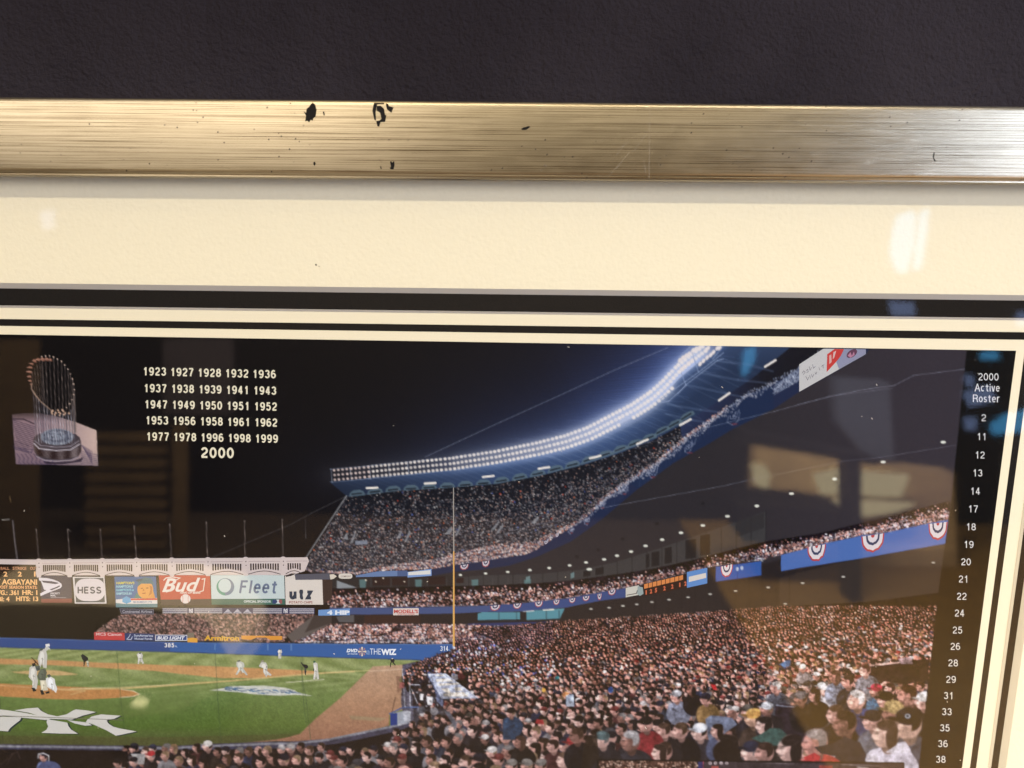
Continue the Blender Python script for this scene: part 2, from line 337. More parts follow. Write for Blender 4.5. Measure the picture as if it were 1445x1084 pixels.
def line(pts, w, col, al=1.0):
    for (xa, ya), (xb, yb) in zip(pts[:-1], pts[1:]):
        a, b, c, d = win(min(xa, xb) - w - 1, min(ya, yb) - w - 1, max(xa, xb) + w + 1, max(ya, yb) + w + 1)
        if c <= a or d <= b: continue
        yy, xx = np.mgrid[b:d, a:c]; xx = xx + X0 + .5; yy = yy + Y0 + .5
        L2 = (xb - xa) ** 2 + (yb - ya) ** 2 + 1e-9; t = np.clip(((xx - xa) * (xb - xa) + (yy - ya) * (yb - ya)) / L2, 0, 1)
        dist = np.hypot(xx - xa - t * (xb - xa), yy - ya - t * (yb - ya)); blend(a, b, c, d, np.clip(w / 2 + .5 - dist, 0, 1) * min(1, w + .25), col, al)
def interp(pts, x): p = np.array(pts); return np.interp(x, p[:, 0], p[:, 1])
def speck(pts, n, cols, rmin, rmax, al=1.0, dens=None, sx=1.0):
    p = np.asarray(pts); a, b, c, d, m_ = pmask(pts, 1)
    ys, xs = np.nonzero(m_ > .5); k_ = rng.integers(0, len(xs), n); cols = np.asarray(cols, float)
    for i in np.sort(k_):
        x, y = xs[i] + a + X0 + rng.random(), ys[i] + b + Y0 + rng.random()
        if dens is not None and rng.random() > dens(x, y): continue
        r = rng.uniform(rmin, rmax); ell(x, y, r * sx, r, cols[rng.integers(len(cols))] * rng.uniform(.75, 1.1), al, 0.8)

# --- sky and its glow along the bank of floodlights
ARC = [(466, 671), (520, 666), (580, 660), (640, 654), (700, 645), (760, 633), (800, 623), (833, 611), (866, 594), (895, 579), (921, 562), (941, 544), (958, 525), (985, 503), (1005, 489), (1030, 470)]
yy, xx = np.mgrid[0:RH, 0:RW]; xx = xx + X0 + .5; yy = yy + Y0 + .5
ap = np.array(ARC, float); best = np.full((RH, RW), 1e9); tt = np.zeros((RH, RW))
for i in range(len(ap) - 1):
    (xa, ya), (xb, yb) = ap[i], ap[i + 1]; L2 = (xb - xa) ** 2 + (yb - ya) ** 2
    t = np.clip(((xx - xa) * (xb - xa) + (yy - ya) * (yb - ya)) / L2, 0, 1); d_ = np.hypot(xx - xa - t * (xb - xa), yy - ya - t * (yb - ya))
    u = d_ < best; best[u] = d_[u]; tt[u] = ((i + t) / (len(ap) - 1))[u]
above = yy < np.interp(xx, ap[:, 0], ap[:, 1])
stren = np.interp(tt, [0, .12, .3, .5, .65, .85, .93, 1], [.10, .22, .55, .85, 1, 1, .7, .35])
d2 = np.maximum(best - 8, 0)
base = np.array([14, 12, 14.])
g1 = np.exp(-d2 / 10.)[..., None] * stren[..., None]; g2 = np.exp(-d2 / 55.)[..., None] * stren[..., None]; g3 = np.exp(-d2 / 130.)[..., None] * stren[..., None]
sky = base + g3 * np.array([8, 17, 44]) + g2 * np.array([50, 66, 94]) * 1.0 + g1 * np.array([92, 90, 80])
st = 1 + .07 * np.sin(yy * 1.9 + xx * .12 + 2 * np.sin(yy * .37)) * np.exp(-np.hypot(xx - 900, yy - 540) / 90) * above
sky = sky * st[..., None] + rng.normal(0, 1.3, (RH, RW, 1))
C[:] = np.clip(sky, 0, 235); C[:, :] = np.where((yy > 800)[..., None], (14, 12, 12), C)

# --- grandstand body: underside of the roof, upper deck
UT = [(490, 701), (560, 693), (640, 688), (700, 683), (760, 672), (820, 657), (870, 641), (920, 622), (960, 601), (1000, 575), (1060, 535), (1120, 500), (1165, 474)]   # back of the upper deck
UF = [(427, 802), (440, 808), (502, 811), (532, 806), (575, 804), (610, 803), (640, 798), (681, 792), (719, 786), (741, 783), (757, 776), (781, 760), (806, 745), (829, 729), (853, 706), (888, 680), (928, 655), (963, 625), (989, 605), (1026, 579), (1055, 557), (1090, 542), (1126, 522), (1165, 492)]  # front edge
UB = [(502, 814), (575, 815), (609, 813), (640, 807), (681, 804), (719, 798), (757, 786), (806, 764), (849, 733), (900, 690), (951, 653), (997, 628), (1033, 606), (1092, 577), (1128, 553), (1222, 500), (1240, 470)]
roof = [(466, 681)] + [(x, y + 9) for x, y in ARC] + [(1140, 470)] + UT[::-1][2:] + [(490, 701)]
def roofc(x, y):
    d_ = interp(UT, x) - y; q = np.clip(d_ / 60, 0, 1)[..., None]; s_ = np.interp(x, [470, 560, 700, 860, 980, 1150], [.18, .4, .8, 1, .75, .45])[..., None]
    n_ = np.interp(np.hypot(0, y - interp(ARC, x) - 8), [0, 12, 45], [1, .45, .12])[..., None]
    return np.array([24, 32, 46]) + s_ * (n_ * np.array([78, 90, 114]) + np.array([8, 18, 34]))
polyfn(roof, roofc, 1)
for i in range(46):                                   # roof ribs and light streaks
    x = 480 + i * 12.5; y = interp(ARC, x) + 9
    if x > 1010: break
    line([(x, y), (x + 30 + i * .8, y + 10 + i * .5)], 1.6, (120, 138, 165), .05 + .10 * min(1, i / 20))
for (a_, b_) in [((1115, 500), (1230, 560)), ((1050, 560), (1180, 620)), ((990, 590), (1110, 640))]: pass
for q in ([(480, 220), (700, 245), (860, 290)], [(400, 300), (640, 345), (830, 365)], [(310, 375), (560, 430), (740, 470)], [(190, 500), (400, 535), (600, 560)], [(180, 560), (350, 600), (480, 620)]): line(zc(q), 3.0, (110, 130, 160), .28)
for i in range(70):
    s_r = rng.uniform(.30, .93); x = np.interp(s_r, np.linspace(0, 1, len(ap)), ap[:, 0]); y = np.interp(s_r, np.linspace(0, 1, len(ap)), ap[:, 1]); l_ = rng.uniform(14, 46); an_ = rng.uniform(.05, .45)
    line([(x + 3, y + 10), (x + 3 + l_ * math.cos(an_), y + 10 + l_ * math.sin(an_))], .9, (150, 168, 200), rng.uniform(.06, .2)); line([(x - 4, y - 9), (x - 4 - l_ * math.cos(an_ * .4), y - 9 - l_ * math.sin(an_ * .4))], .9, (120, 140, 180), rng.uniform(.04, .13))
# back-wall arcade
for i in range(30):
    x = 492 + i * 25.5 - (max(0, i - 10) ** 2) * .45; 
    if x > 965: break
    y = interp(UT, x + 10); sl = (interp(UT, x + 22) - interp(UT, x)) / 22
    poly([(x, y + 2), (x + 2, y - 4), (x + 7, y - 7 + 7 * sl), (x + 16, y - 7 + 14 * sl), (x + 21, y - 4 + 20 * sl), (x + 24, y + 2 + 23 * sl)], (92, 112, 122), .8)
    line([(x + 5, y - 1.5 + 5 * sl), (x + 18, y - 1.5 + 18 * sl)], 2.0, (22, 28, 36), .9)
poly([(490, 700)] + UT[1:9] + [(x, y + 3) for x, y in UT[1:9]][::-1], (80, 98, 110), .6)
# seats of the upper deck
deck = UT[:9] + [(963, 622), (928, 653), (888, 678), (853, 704)] + UF[:19][::-1][4:]
deck = UT[:9] + [p for p in UF[::-1] if p[0] < 966]
deck = [(489, 702)] + deck[1:]
polyfn(deck, lambda x, y: np.array([20, 22, 30]) + np.clip((y - interp(UT, x)) / 100, 0, 1)[..., None] * np.array([16, 15, 16]) + rng.normal(0, 4, x.shape + (1,)), 1)
dn = lambda x, y: .22 + .78 * min(1, max(0, (y - interp(UT, x) - 8) / max(8., interp(UF, x) - interp(UT, x)) * 1.6))
speck(deck, 15000, [(140, 138, 145), (100, 102, 108), (180, 150, 138), (200, 194, 188), (150, 120, 110), (40, 42, 52), (26, 28, 38), (80, 76, 84)], .6, 1.25, .8, dn)
speck(deck, 260, [(200, 70, 50), (210, 110, 70), (70, 90, 160)], .8, 1.4, .8, dn)
front = [(x, y - 20 * min(1, max(.15, (x - 480) / 200)) * (1 if x < 720 else max(.3, 1 - (x - 720) / 110))) for x, y in UF[:20]] + UF[:20][::-1]
speck(front, 2900, [(230, 205, 195), (210, 170, 155), (235, 230, 230), (120, 110, 130), (60, 55, 75), (190, 120, 100)], .8, 1.4, .85)
for i in range(24):
    t_ = i / 24; ln_ = [(x, interp(UT, x) + 6 + (interp(UF, x) - interp(UT, x) - 8) * t_) for x in np.linspace(494 - 62 * t_, 940 - 60 * (1 - t_), 44)]
    line(ln_, 1.0, (20, 20, 28), .30)
for t_ in (.36, .62):
    line([(x, interp(UT, x) + 4 + (interp(UF, x) - interp(UT, x) - 6) * t_) for x in np.linspace(470, 900, 44)], 1.0, (120, 122, 130), .28)
for xb_ in range(470, 900, 34): line([(xb_ + 6, interp(UF, xb_) - 4), (xb_ + 26, interp(UT, xb_ + 26) + 8)], 1.2, (18, 19, 26), .35)
line([(489, 700), (460, 744), (428, 793)], 1.8, (165, 165, 165), .8)
for p in ([(218, 690), (200, 728), (232, 728), (222, 680)], [(275, 680), (245, 745), (262, 755), (283, 680)], [(575, 665), (535, 725), (565, 720)], [(620, 670), (592, 740), (600, 745), (632, 690)], [(893, 640), (848, 695), (880, 695), (898, 668)], [(945, 635), (915, 700), (925, 705), (948, 660)],
          [(1190, 610), (1140, 668), (1165, 665), (1190, 630)], [(1220, 625), (1175, 685), (1190, 690), (1222, 640)], [(1445, 575), (1395, 625), (1420, 630), (1445, 600)]): poly(za(p), (160, 162, 165), .7)
poly(za([(275, 738), (355, 735), (355, 760), (275, 762)]), (140, 150, 165), .75)
# stair rails in the curve
line(zk([(240, 160), (430, 110), (640, 80)]), 1, (130, 130, 140), .5); line(zk([(0, 215), (240, 180), (600, 110)]), 1, (150, 150, 155), .4)
# --- floodlights
for dy in (-8.5, 9.5): line([(x, y + dy) for x, y in ARC], .9, (150, 165, 190), .65)
for i in range(5): x = 466 + i * 27; y = interp(ARC, x); line([(x + 1, y - 9), (x + 3, y + 10)], 1, (160, 170, 185), .7)
s_acc = 0.0; seg = [math.dist(ap[i], ap[i + 1]) for i in range(len(ap) - 1)]; cum = np.concatenate([[0], np.cumsum(seg)])
s_ = 6.0
while s_ < cum[-1] - 38:
    x, y = np.interp(s_, cum, ap[:, 0]), np.interp(s_, cum, ap[:, 1]); x2, y2 = np.interp(s_ + 2, cum, ap[:, 0]), np.interp(s_ + 2, cum, ap[:, 1])
    L_ = math.hypot(x2 - x, y2 - y); nx, ny = -(y2 - y) / L_, (x2 - x) / L_
    sp = np.interp(s_, [0, 300, 470, 560], [6.6, 8.2, 8.6, 7.5]); big = np.interp(s_, [0, 60, 300, 480], [1.75, 2.0, 2.4, 2.85])
    bright = np.interp(s_, [0, 200, 420], [0, .35, 1])
    for j in (-1, 0, 1):
        if j == 1 and s_ > 505: continue
        if bright > .3: glow(x + nx * sp * j, y + ny * sp * j, 5 + 3 * bright, 5 + 3 * bright, (218, 220, 228), .20 * bright)
    for j in (-1, 0, 1):
        if j == 1 and (s_ > 505 or 418 < s_ < 432): continue
        ell(x + nx * sp * j + (.3 - .6 * random.random()), y + ny * sp * j, big, big * .95, (252, 240, 228) if s_ > 60 else (240, 215, 205), rng.uniform(.8, 1), 1.5)
    s_ += np.interp(s_, [0, 250, 420, 520], [6.0, 6.0, 5.9, 5.9]) * rng.uniform(.94, 1.07)
for q in ([(1170, 130), (1190, 112), (1210, 100), (1230, 88)], [(1182, 185), (1200, 170), (1225, 150), (1248, 132)], [(1255, 66), (1275, 56), (1297, 48)], [(1300, 152), (1322, 132), (1345, 112)], [(1340, 60), (1352, 50)], [(1368, 95), (1385, 78), (1410, 52), (1425, 50)]):
    for a_ in zb_(q): ell(a_[0], a_[1], 2.3, 3.6, (242, 230, 222), 1, 1.2, .5)
for q in ([(1165, 110), (1230, 50), (1240, 42)], [(1180, 210), (1210, 285), (1160, 340)], [(1250, 80), (1290, 205), (1450, 80)], [(1210, 285), (1410, 130), (1450, 120)], [(1290, 205), (1210, 262), (1050, 375)], [(1040, 400), (1100, 390), (1210, 290)], [(1380, 120), (1445, 42)]): line(zb_(q), 1.3, (150, 165, 195), .75)
for x, y, sl in [(525, 688.5, -.05), (607, 682, -.06), (689, 672.5, -.1), (767.5, 660.5, -.16), (840, 645, -.25), (906.5, 623.5, -.45), (967, 596, -.55), (1022, 560, -.7), (1087, 513, -.62)]:
    line([(x - 7.5, y - 7.5 * sl), (x + 7.5, y + 7.5 * sl)], 3.0, (245, 235, 222))
# --- soffit and interior
REGI = 2
soff = [(440, 806), (502, 813), (575, 814), (609, 812), (640, 806), (681, 803), (719, 797), (757, 784), (806, 762), (849, 731), (900, 688), (951, 651), (997, 626), (1033, 604), (1092, 575), (1128, 551), (1222, 498), (1240, 480), (1400, 480), (1400, 900), (440, 900)]
def soffc(x, y):
    n_ = 2.5 * np.sin(x * .5 + y * 1.2)[..., None] * 0
    t_ = np.clip((x - 1000) / 300, 0, 1)[..., None]; return np.array([44, 41, 45]) * (1 - t_) + np.array([56, 50, 56]) * t_ + n_ + rng.normal(0, 1.3, x.shape + (1,))  # lightens to the right: glass reflection put into the ink
polyfn(soff, soffc, 2)
# upper fascia (blue)
poly(UF[5:] + [(1240, 470)] + UB[::-1][1:-1], (32, 42, 70), 1, 9)
poly([(888, 680), (928, 655), (963, 625), (989, 605), (1026, 579), (1055, 557), (1090, 542), (1092, 577), (1033, 606), (997, 628), (951, 653), (900, 690)], (26, 42, 72), .85, 9)
for i in range(0, 90):
    x = 855 + i * 1.9; y = interp(UF, x); line([(x, y + 4), (x, y + 16)], .8, (110, 125, 160), .18 * random.random())
# busy rail, people and flags on the edge
for i in range(620):
    x = rng.uniform(840, 1160); y = interp(UF, x) + rng.normal(-1.5, 1.9); c_ = [(160, 166, 180), (110, 120, 142), (44, 48, 64), (196, 194, 200)][rng.integers(4)]; ell(x, y, rng.uniform(.5, 1.1), rng.uniform(.7, 1.6), c_, .7, .8)
poly([(1092, 545), (1128, 519), (1128, 537), (1092, 558)], (120, 130, 150), .9)
for i in range(230): x = rng.uniform(1092, 1128); y = interp([(1092, 551), (1128, 528)], x) + rng.uniform(-7, 7); line([(x, y), (x + rng.uniform(-3, 3), y + rng.uniform(-4, 4))], .8, [(215, 220, 230), (50, 56, 80)][rng.integers(2)], .6)
for i in range(520):
    x = rng.uniform(812, 1090); w0_ = np.interp(x, [812, 900, 1090], [4, 9, 10]); y = interp(UF, x) + w0_ * rng.uniform(.1, 1) * (.55 + .45 * math.sin(x * .16)); ell(x, y, rng.uniform(.5, 1.2), rng.uniform(.6, 1.5), [(150, 154, 170), (184, 182, 190), (96, 100, 120)][rng.integers(3)], .6, .8)
for bx_, by_, s0_ in [(881, 690, 6), (921, 663, 8), (973, 627, 9), (1036, 585, 10), (850, 711, 5), (828, 734, 4.5), (806, 748, 4)]:
    for q_ in (1.0, .6, .3):
        pts_ = [(bx_ + s0_ * q_ * math.cos(t) * .9 + rng.normal(0, .9), by_ - s0_ * q_ * math.cos(t) * .6 - 2 + s0_ * 1.5 * q_ * math.sin(t) + rng.normal(0, .9)) for t in np.linspace(0, math.pi, 9)]
        line(pts_, 1.3, (168, 172, 190), .42)
    ell(bx_ + .5, by_ - 2 + s0_ * 1.55, s0_ * .45, 1.2, (110, 50, 60), .8)
# wires
def wire(pts, a_=.5, w=.8, c_=(170, 175, 190), dash=False):
    if not dash: line(pts, w, c_, a_); return
    for (xa, ya), (xb, yb) in zip(pts[:-1], pts[1:]):
        n_ = int(math.hypot(xb - xa, yb - ya) / 3)
        for i in range(n_): t0, t1 = i / n_, (i + .6) / n_; line([(xa + (xb - xa) * t0, ya + (yb - ya) * t0), (xa + (xb - xa) * t1, ya + (yb - ya) * t1)], w, c_, a_)
# mezzanine back wall with panels
MS = [(640, 815), (685, 812), (760, 810), (820, 804), (870, 793), (930, 774), (1000, 750), (1080, 722), (1160, 700), (1335, 660)]
MC = [(440, 836), (640, 832), (700, 831), (760, 828), (800, 825), (860, 817), (920, 808), (980, 795), (1040, 779), (1080, 769), (1160, 757), (1240, 737), (1340, 712)]
MF = [(440, 858), (500, 858), (640, 856), (680, 855), (734, 852), (770, 848), (806, 844), (842, 837), (883, 830), (908, 825), (969, 809), (1010, 799), (1074, 791), (1102, 783.5), (1138, 774), (1169, 766), (1216, 756), (1249, 752), (1309, 739), (1340, 733)]
poly([(x, y) for x, y in MS[:8]] + [(1080, 769), (1040, 779), (980, 795), (920, 808), (860, 817), (760, 828), (640, 832)], (58, 57, 58), 1, noise=2)
for x in range(640, 1100, 21):
    y0_, y1_ = interp(MS, x), interp(MC, x); line([(x, y0_), (x, y1_)], 1.2, (34, 33, 36), .8)
for x, w, dk in [(745, 6, 0), (808, 5, 0), (828, 10, 1), (846, 12, 1), (914, 5, 1), (925, 11, 1), (943, 10, 1), (975, 15, 1), (995, 14, 1)]:
    y0_, y1_ = interp(MS, x) + 4, interp(MC, x) - 7; poly([(x - w / 2, y0_), (x + w / 2, y0_ - 2), (x + w / 2, y1_ - 2), (x - w / 2, y1_)], (24, 24, 28) if dk else (110, 135, 135), .9)
poly([(1040, 735), (1078, 724), (1078, 745), (1040, 758)], (46, 44, 46), .8)
# left canopy interior
poly([(440, 814), (640, 812), (640, 836), (440, 836)], (42, 40, 42), 1, 2, noise=2)
poly(za([(160, 990), (300, 1040), (300, 1084), (160, 1084)]), (150, 155, 158), .9); poly(za([(0, 985), (70, 985), (70, 1084), (0, 1084)]), (215, 208, 196), 1)
for p in ([(388, 975), (500, 975), (500, 1022), (388, 1022)], [(510, 975), (610, 972), (610, 1020), (512, 1020)], [(742, 968), (850, 964), (850, 1015), (742, 1018)], [(920, 975), (968, 970), (968, 1005), (920, 1008)]): poly(za(p), (40, 26, 28), .95)
for x in (325, 680, 1040, 1375): poly(za([(x - 22, 985), (x + 22, 982), (x + 18, 1060), (x - 18, 1062)]), (95, 130, 130), .8)
for x in (376, 505, 618, 735, 860, 990, 1150, 1250, 1330): line(za([(x, 975), (x, 1065)]), 1.0, (78, 76, 78), .7)
for x, y in [(408, 997), (455, 975), (590, 997), (345, 988), (612, 1050), (545, 1048), (500, 1050)]: ell(*za([(x, y)])[0], 1.2, 1.0, (240, 225, 200))
# mezzanine crowd
def band(top, bot, x0, x1): return [(x, interp(top, x)) for x in np.linspace(x0, x1, 60)] + [(x, interp(bot, x)) for x in np.linspace(x1, x0, 60)]
poly(band([(x, y - 5) for x, y in MC], MF, 460, 1340), (34, 28, 34), 1, 4)
mz = band([(x, y - 3) for x, y in MC], [(x, y - 1) for x, y in MF], 462, 1338)
SK = [(214, 160, 145), (180, 128, 114), (225, 185, 170), (140, 105, 100), (120, 110, 120), (60, 52, 62), (220, 215, 215)]
speck(mz, 4300, SK, .7, 1.5, .85, lambda x, y: min(1, max(.12, (y - interp(MC, x) + 1) / 9)))
line([(x, interp(MF, x) - 1) for x in np.linspace(462, 1338, 60)], 1.0, (180, 170, 170), .6)
# lower concourse
LC = [(440, 881), (640, 881), (680, 879), (780, 878), (842, 874), (878, 872), (940, 868), (990, 865), (1062, 859), (1160, 853), (1220, 850), (1322, 837), (1345, 834)]
poly(band([(x, y + 6) for x, y in MF], LC, 440, 1345), (36, 32, 34), 1, 2, noise=2)
poly(band([(x, y + 32) for x, y in MF], LC, 1100, 1345), (56, 48, 44), .8)
for x in range(905, 1120, 19): line([(x, interp(MF, x) + 24), (x, interp(LC, x) - 5)], 1.0, (24, 22, 24), .8)
for p in ([(674, 866), (680, 864), (734, 864), (734, 875), (674, 876)], [(743, 862), (797, 858.5), (790, 873), (743, 875)]): poly(p, (88, 148, 160), .95)
for x in (704, 729, 771, 789): line([(x, 862), (x, 876)], 1.0, (40, 66, 74), .9)
poly([(674, 875), (740, 874), (740, 879), (674, 880)], (30, 34, 40)); poly([(660, 880), (780, 877), (780, 885), (660, 890)], (46, 60, 120), .7)
poly(zi([(80, 610), (220, 600), (220, 655), (100, 655)]), (120, 120, 120), .6); poly(zi([(300, 600), (740, 605), (740, 665), (300, 665)]), (58, 36, 32), .8)
for x, y in [(745.5, 862.5), (774, 860.8)]: line([(x - 7, y), (x + 7, y - .6)], 2.2, (240, 232, 215))
for x, y in [(834, 859.4), (859.6, 857.6), (879, 855), (898.6, 852.8), (920, 849.6), (944, 846.4), (971, 842.8), (1002, 838.5), (1038, 834), (1084, 829), (1132.6, 822.9), (1190, 814), (1108, 852.4), (1317, 794)]: ell(x, y, 2.6, 1.1, (225, 220, 205), .9)
for i, (x, y) in enumerate([(649.7, 811.5), (685.3, 809.3), (716.5, 807.2), (747.7, 804.6), (775, 801.5), (803.8, 798), (827, 793.8), (852.4, 789.4), (870.7, 784.2), (890.5, 778.3), (911, 770.5), (934.4, 761.8), (961, 752), (991.8, 741.5), (1026.5, 728.6), (1068, 714), (1116.8, 696.7), (1177.7, 676), (1246.3, 652), (1331, 624), (831.5, 803.5)]):
    ell(x, y, 2.4 + i * .07, 1.5 + i * .02, (235, 235, 218), 1)
for x, y in zk([(1375, 105), (1105, 225), (912, 312), (745, 365)]) + zl([(510, 170), (150, 330)]): ell(x, y, 2.6, 2, (26, 25, 28), .8, 1.2)
# blue fascia of the mezzanine
MB = [(440, 868), (640, 866), (680, 864), (734, 863), (770, 859.5), (797, 857.6), (842, 848.6), (883, 843), (911, 841), (969, 829), (1010, 821), (1074, 812), (1104, 806), (1125, 802), (1213, 788.5), (1333, 767.5), (1342, 766)]
poly(band(MF, MB, 440, 884), (66, 82, 124), 1, 9); poly(band(MF, MB, 700, 884), (54, 74, 124), .8)
poly(band([(x, y + 1) for x, y in MF], MB, 1010, 1074.5), (52, 90, 158), 1, 9); poly(band([(x, y) for x, y in MF], MB, 1102, 1342), (78, 110, 172), 1, 9)
poly(band(MF, MB, 884, 1010), (34, 32, 36), 1, 2)
line([(1040.5, 797), (1040.5, 817)], .7, (35, 60, 120)); 
for x, y in [(1040.5, 803), (1047, 801.5)]: ell(x, y, 2, 3, (200, 205, 215), .9)
for i in range(60): ell(rng.uniform(1040, 1078), rng.uniform(782, 792), rng.uniform(.6, 2.2), .8, [(205, 205, 205), (90, 90, 110)][rng.integers(2)], .7)
speck(band([(x, y - 11) for x, y in MF], [(x, y - 1) for x, y in MF], 1080, 1340), 700, SK, .8, 1.6, .8)
line([(x, interp(MF, x) - 6) for x in np.linspace(1170, 1340, 20)], .8, (190, 185, 190), .7)
for x in (1257, 1281, 1306, 1332): line([(x, interp(MF, x) - 7), (x, interp(MF, x) + 1)], 1, (200, 195, 200), .7)
# --- bleachers and outfield
poly([(-230, 853), (465, 853), (465, 910), (-230, 905)], (26, 22, 19), 1, 2)
bl = [(170, 868), (222, 866), (443, 866), (440, 875), (405, 897), (400, 906), (133, 902), (133, 893), (150, 880)]
poly(bl, (40, 33, 33), 1, 8); speck(bl, 4200, SK[:4] + [(60, 50, 52), (95, 80, 75)], .7, 1.35, .85)
poly(zf([(835, 820), (890, 730), (910, 735), (865, 860)]), (40, 34, 36), .6)
rb = [(466, 881), (640, 881), (720, 884), (700, 910), (640, 908), (405, 906), (440, 893)]
poly(rb, (44, 34, 38), 1, 4); speck(rb, 3600, SK, .7, 1.5, .9)
poly([(452, 905), (480, 905), (566, 890), (572, 884), (600, 884), (560, 882), (545, 896)], (30, 26, 32), .75)
poly([(405, 897), (443, 868), (468, 868), (468, 879), (430, 900), (412, 906)], (96, 88, 84), 1, 2); poly([(443, 868), (468, 868), (468, 879), (430, 893)], (60, 52, 50), .9)
line([(420, 906), (640, 905)], 1.6, (190, 190, 195), .45); speck([(420, 901), (640, 901), (640, 908), (420, 908)], 260, [(200, 200, 205), (60, 60, 75)], .7, 1.4, .7)
WT = [(-230, 895), (0, 899.8), (132, 903.5), (240, 906), (480, 908.5), (640, 909)]
WB = [(-230, 905), (0, 913.5), (240, 920), (460, 927.6), (593, 931.5), (640, 925)]
# --- field
FB = [(-230, 1046), (0, 1050), (240, 1053), (295, 1050), (370, 1047), (420, 1046), (480, 1041), (560, 1022)]
def grass(x, y):
    t_ = np.clip((y - 915) / 130, 0, 1); base_ = np.stack([np.interp(t_, [0, .25, .55, .85, 1], [140, 134, 104, 88, 70]), np.interp(t_, [0, .25, .55, .85, 1], [150, 146, 124, 108, 84]), np.interp(t_, [0, .25, .55, .85, 1], [94, 92, 68, 50, 44])], -1)
    s_ = np.sin((x * .28 + (y - 905) * 2.4) * (1 + 0 * x) * np.interp(y, [910, 960], [.62, .30])) * np.interp(y, [912, 965, 985], [1, .8, 0.05])
    s2 = np.sin(x * .09 - (y - 900) * .75 / (1 + (y - 900) * .012)) * np.interp(y, [912, 950, 990, 1000], [.2, .9, .1, 0])
    n_ = rng.normal(0, 5.5, x.shape)
    big = 7 * np.sin(x * .021 + 1) * np.sin(y * .05 + x * .013)
    return base_ + (s_ * 13 + s2 * 11 + n_ * .8 + big * .5)[..., None] * np.array([1.0, .9, .9])
fld = WB[:5] + [(600, 936), (600, 1020)] + FB[::-1]
polyfn(fld, grass, 3)
poly([(-230, 1036), (0, 1038), (240, 1040), (400, 1036), (430, 1034), (430, 1050), (240, 1056), (-230, 1050)], (84, 70, 44), .35, noise=6)
# wall
poly(WT + [(640, 909), (640, 919), (620, 925), (598, 934)] + WB[:5][::-1], (48, 94, 156), 1, 7)
poly([(-230, 895), (0, 899.8), (240, 906), (240, 920), (0, 913.5), (-230, 905)], (52, 74, 128), .8)  # greyer left end: haze on the glass put into the ink colour
line([(x, y + .5) for x, y in WT], 1.2, (120, 140, 175), .5); line([(x, y) for x, y in WB[:5]], 1.2, (30, 50, 90), .6)
for x in (303.5, 378, 411): line([(x, interp(WT, x) + 2), (x, interp(WT, x) + 10)], 1.0, (170, 190, 215), .7)
# infield dirt
TAN = (196, 148, 98)
poly([(-230, 926), (0, 929.3), (75, 931.8), (132, 934.6), (240, 938.8), (295, 940), (408, 945), (442, 946.8), (449, 950), (408, 953.5), (370.5, 957), (314, 957), (257.6, 951.5), (220, 947), (170, 944), (75, 938.8), (0, 937.4), (-230, 935)], TAN, 1, noise=4)
poly([(15, 948.5), (40, 946.6), (75, 945.5), (98, 949), (111, 952), (85, 953.4), (50, 952.5), (30, 950.5)], (202, 168, 118), .95, noise=3)
poly([(-230, 958), (0, 964.7), (38, 966.6), (85, 968.5), (169.5, 972.3), (188, 975), (197.7, 979.8), (190, 982.5), (169.5, 984.5), (122, 987.3), (66, 986.4), (0, 982.6), (-230, 975)], (186, 132, 80), 1, noise=4)
line([(80, 973), (120, 975), (100, 980)], 2.2, (225, 205, 150), .35)
line([(169.5, 972.3), (188, 975.2), (197.3, 979.5), (188, 982.8), (169.5, 984.3)], 1.0, (232, 224, 200), .8); line([(0, 967), (40, 970), (100, 973)], .8, (225, 210, 180), .5)
line([(100, 972.5), (169, 971.6), (220, 968.6), (257.6, 965.6), (323.5, 961), (370.5, 957), (408, 953.6), (460, 949.5), (500, 947.5)], 2.2, (204, 176, 120), .95)
line([(100, 972.3), (240, 966.6)], .8, (238, 225, 190), .6)
line(zh([(975, 442), (1130, 430), (1260, 418)]), 1.0, (225, 220, 195), .8)
# warning track
trk = zj([(340, 250), (370, 225), (610, 212), (640, 230), (575, 330), (600, 420), (610, 560), (500, 600), (495, 690), (260, 745), (0, 800)]) + [(420, 1046), (389, 1046), (344, 1048), (389, 1043.7), (408, 1040), (423, 1036), (444, 1015.5), (480, 985.4)]
polyfn(trk, lambda x, y: np.stack([np.interp(y, [940, 1000, 1045], [184, 168, 148]), np.interp(y, [940, 1000, 1045], [150, 128, 106]), np.interp(y, [940, 1000, 1045], [122, 100, 84])], -1) + rng.normal(0, 4, x.shape + (1,)), 3)
line(zj([(340, 262), (480, 255), (590, 245)]), 1.4, (215, 190, 165), .6); line([(521, 945), (480, 985), (444, 1015), (423, 1036)], 1.4, (130, 120, 80), .4)
poly(zj([(180, 610), (480, 630), (420, 655), (200, 640)]), (150, 138, 106), .6); line(zj([(0, 650), (200, 690)]), 1.2, (175, 135, 105), .5)
line(zj([(545, 470), (515, 590)]), 1.3, (96, 70, 56), .9); line(zj([(0, 275), (340, 258)]), 1.1, (215, 200, 140), .8)
# ellipse emblem on the grass
poly(zh([(395, 500), (500, 485), (560, 470), (800, 465), (960, 480), (1040, 500), (1070, 520), (1180, 543), (1040, 535), (930, 540), (760, 533), (620, 515), (480, 505)]), (205, 205, 195), 1)
for i in range(70):
    t_ = rng.random(); x = 505 + t_ * 540; y = 480 + t_ * 28 + rng.uniform(-8, 30) * (1 - abs(t_ - .5)) ; q = zh([(x, y), (x + rng.uniform(10, 55), y + rng.uniform(-6, 8))]); line(q, .9, [(40, 90, 140), (60, 80, 110), (150, 160, 170)][rng.integers(3)], .75)
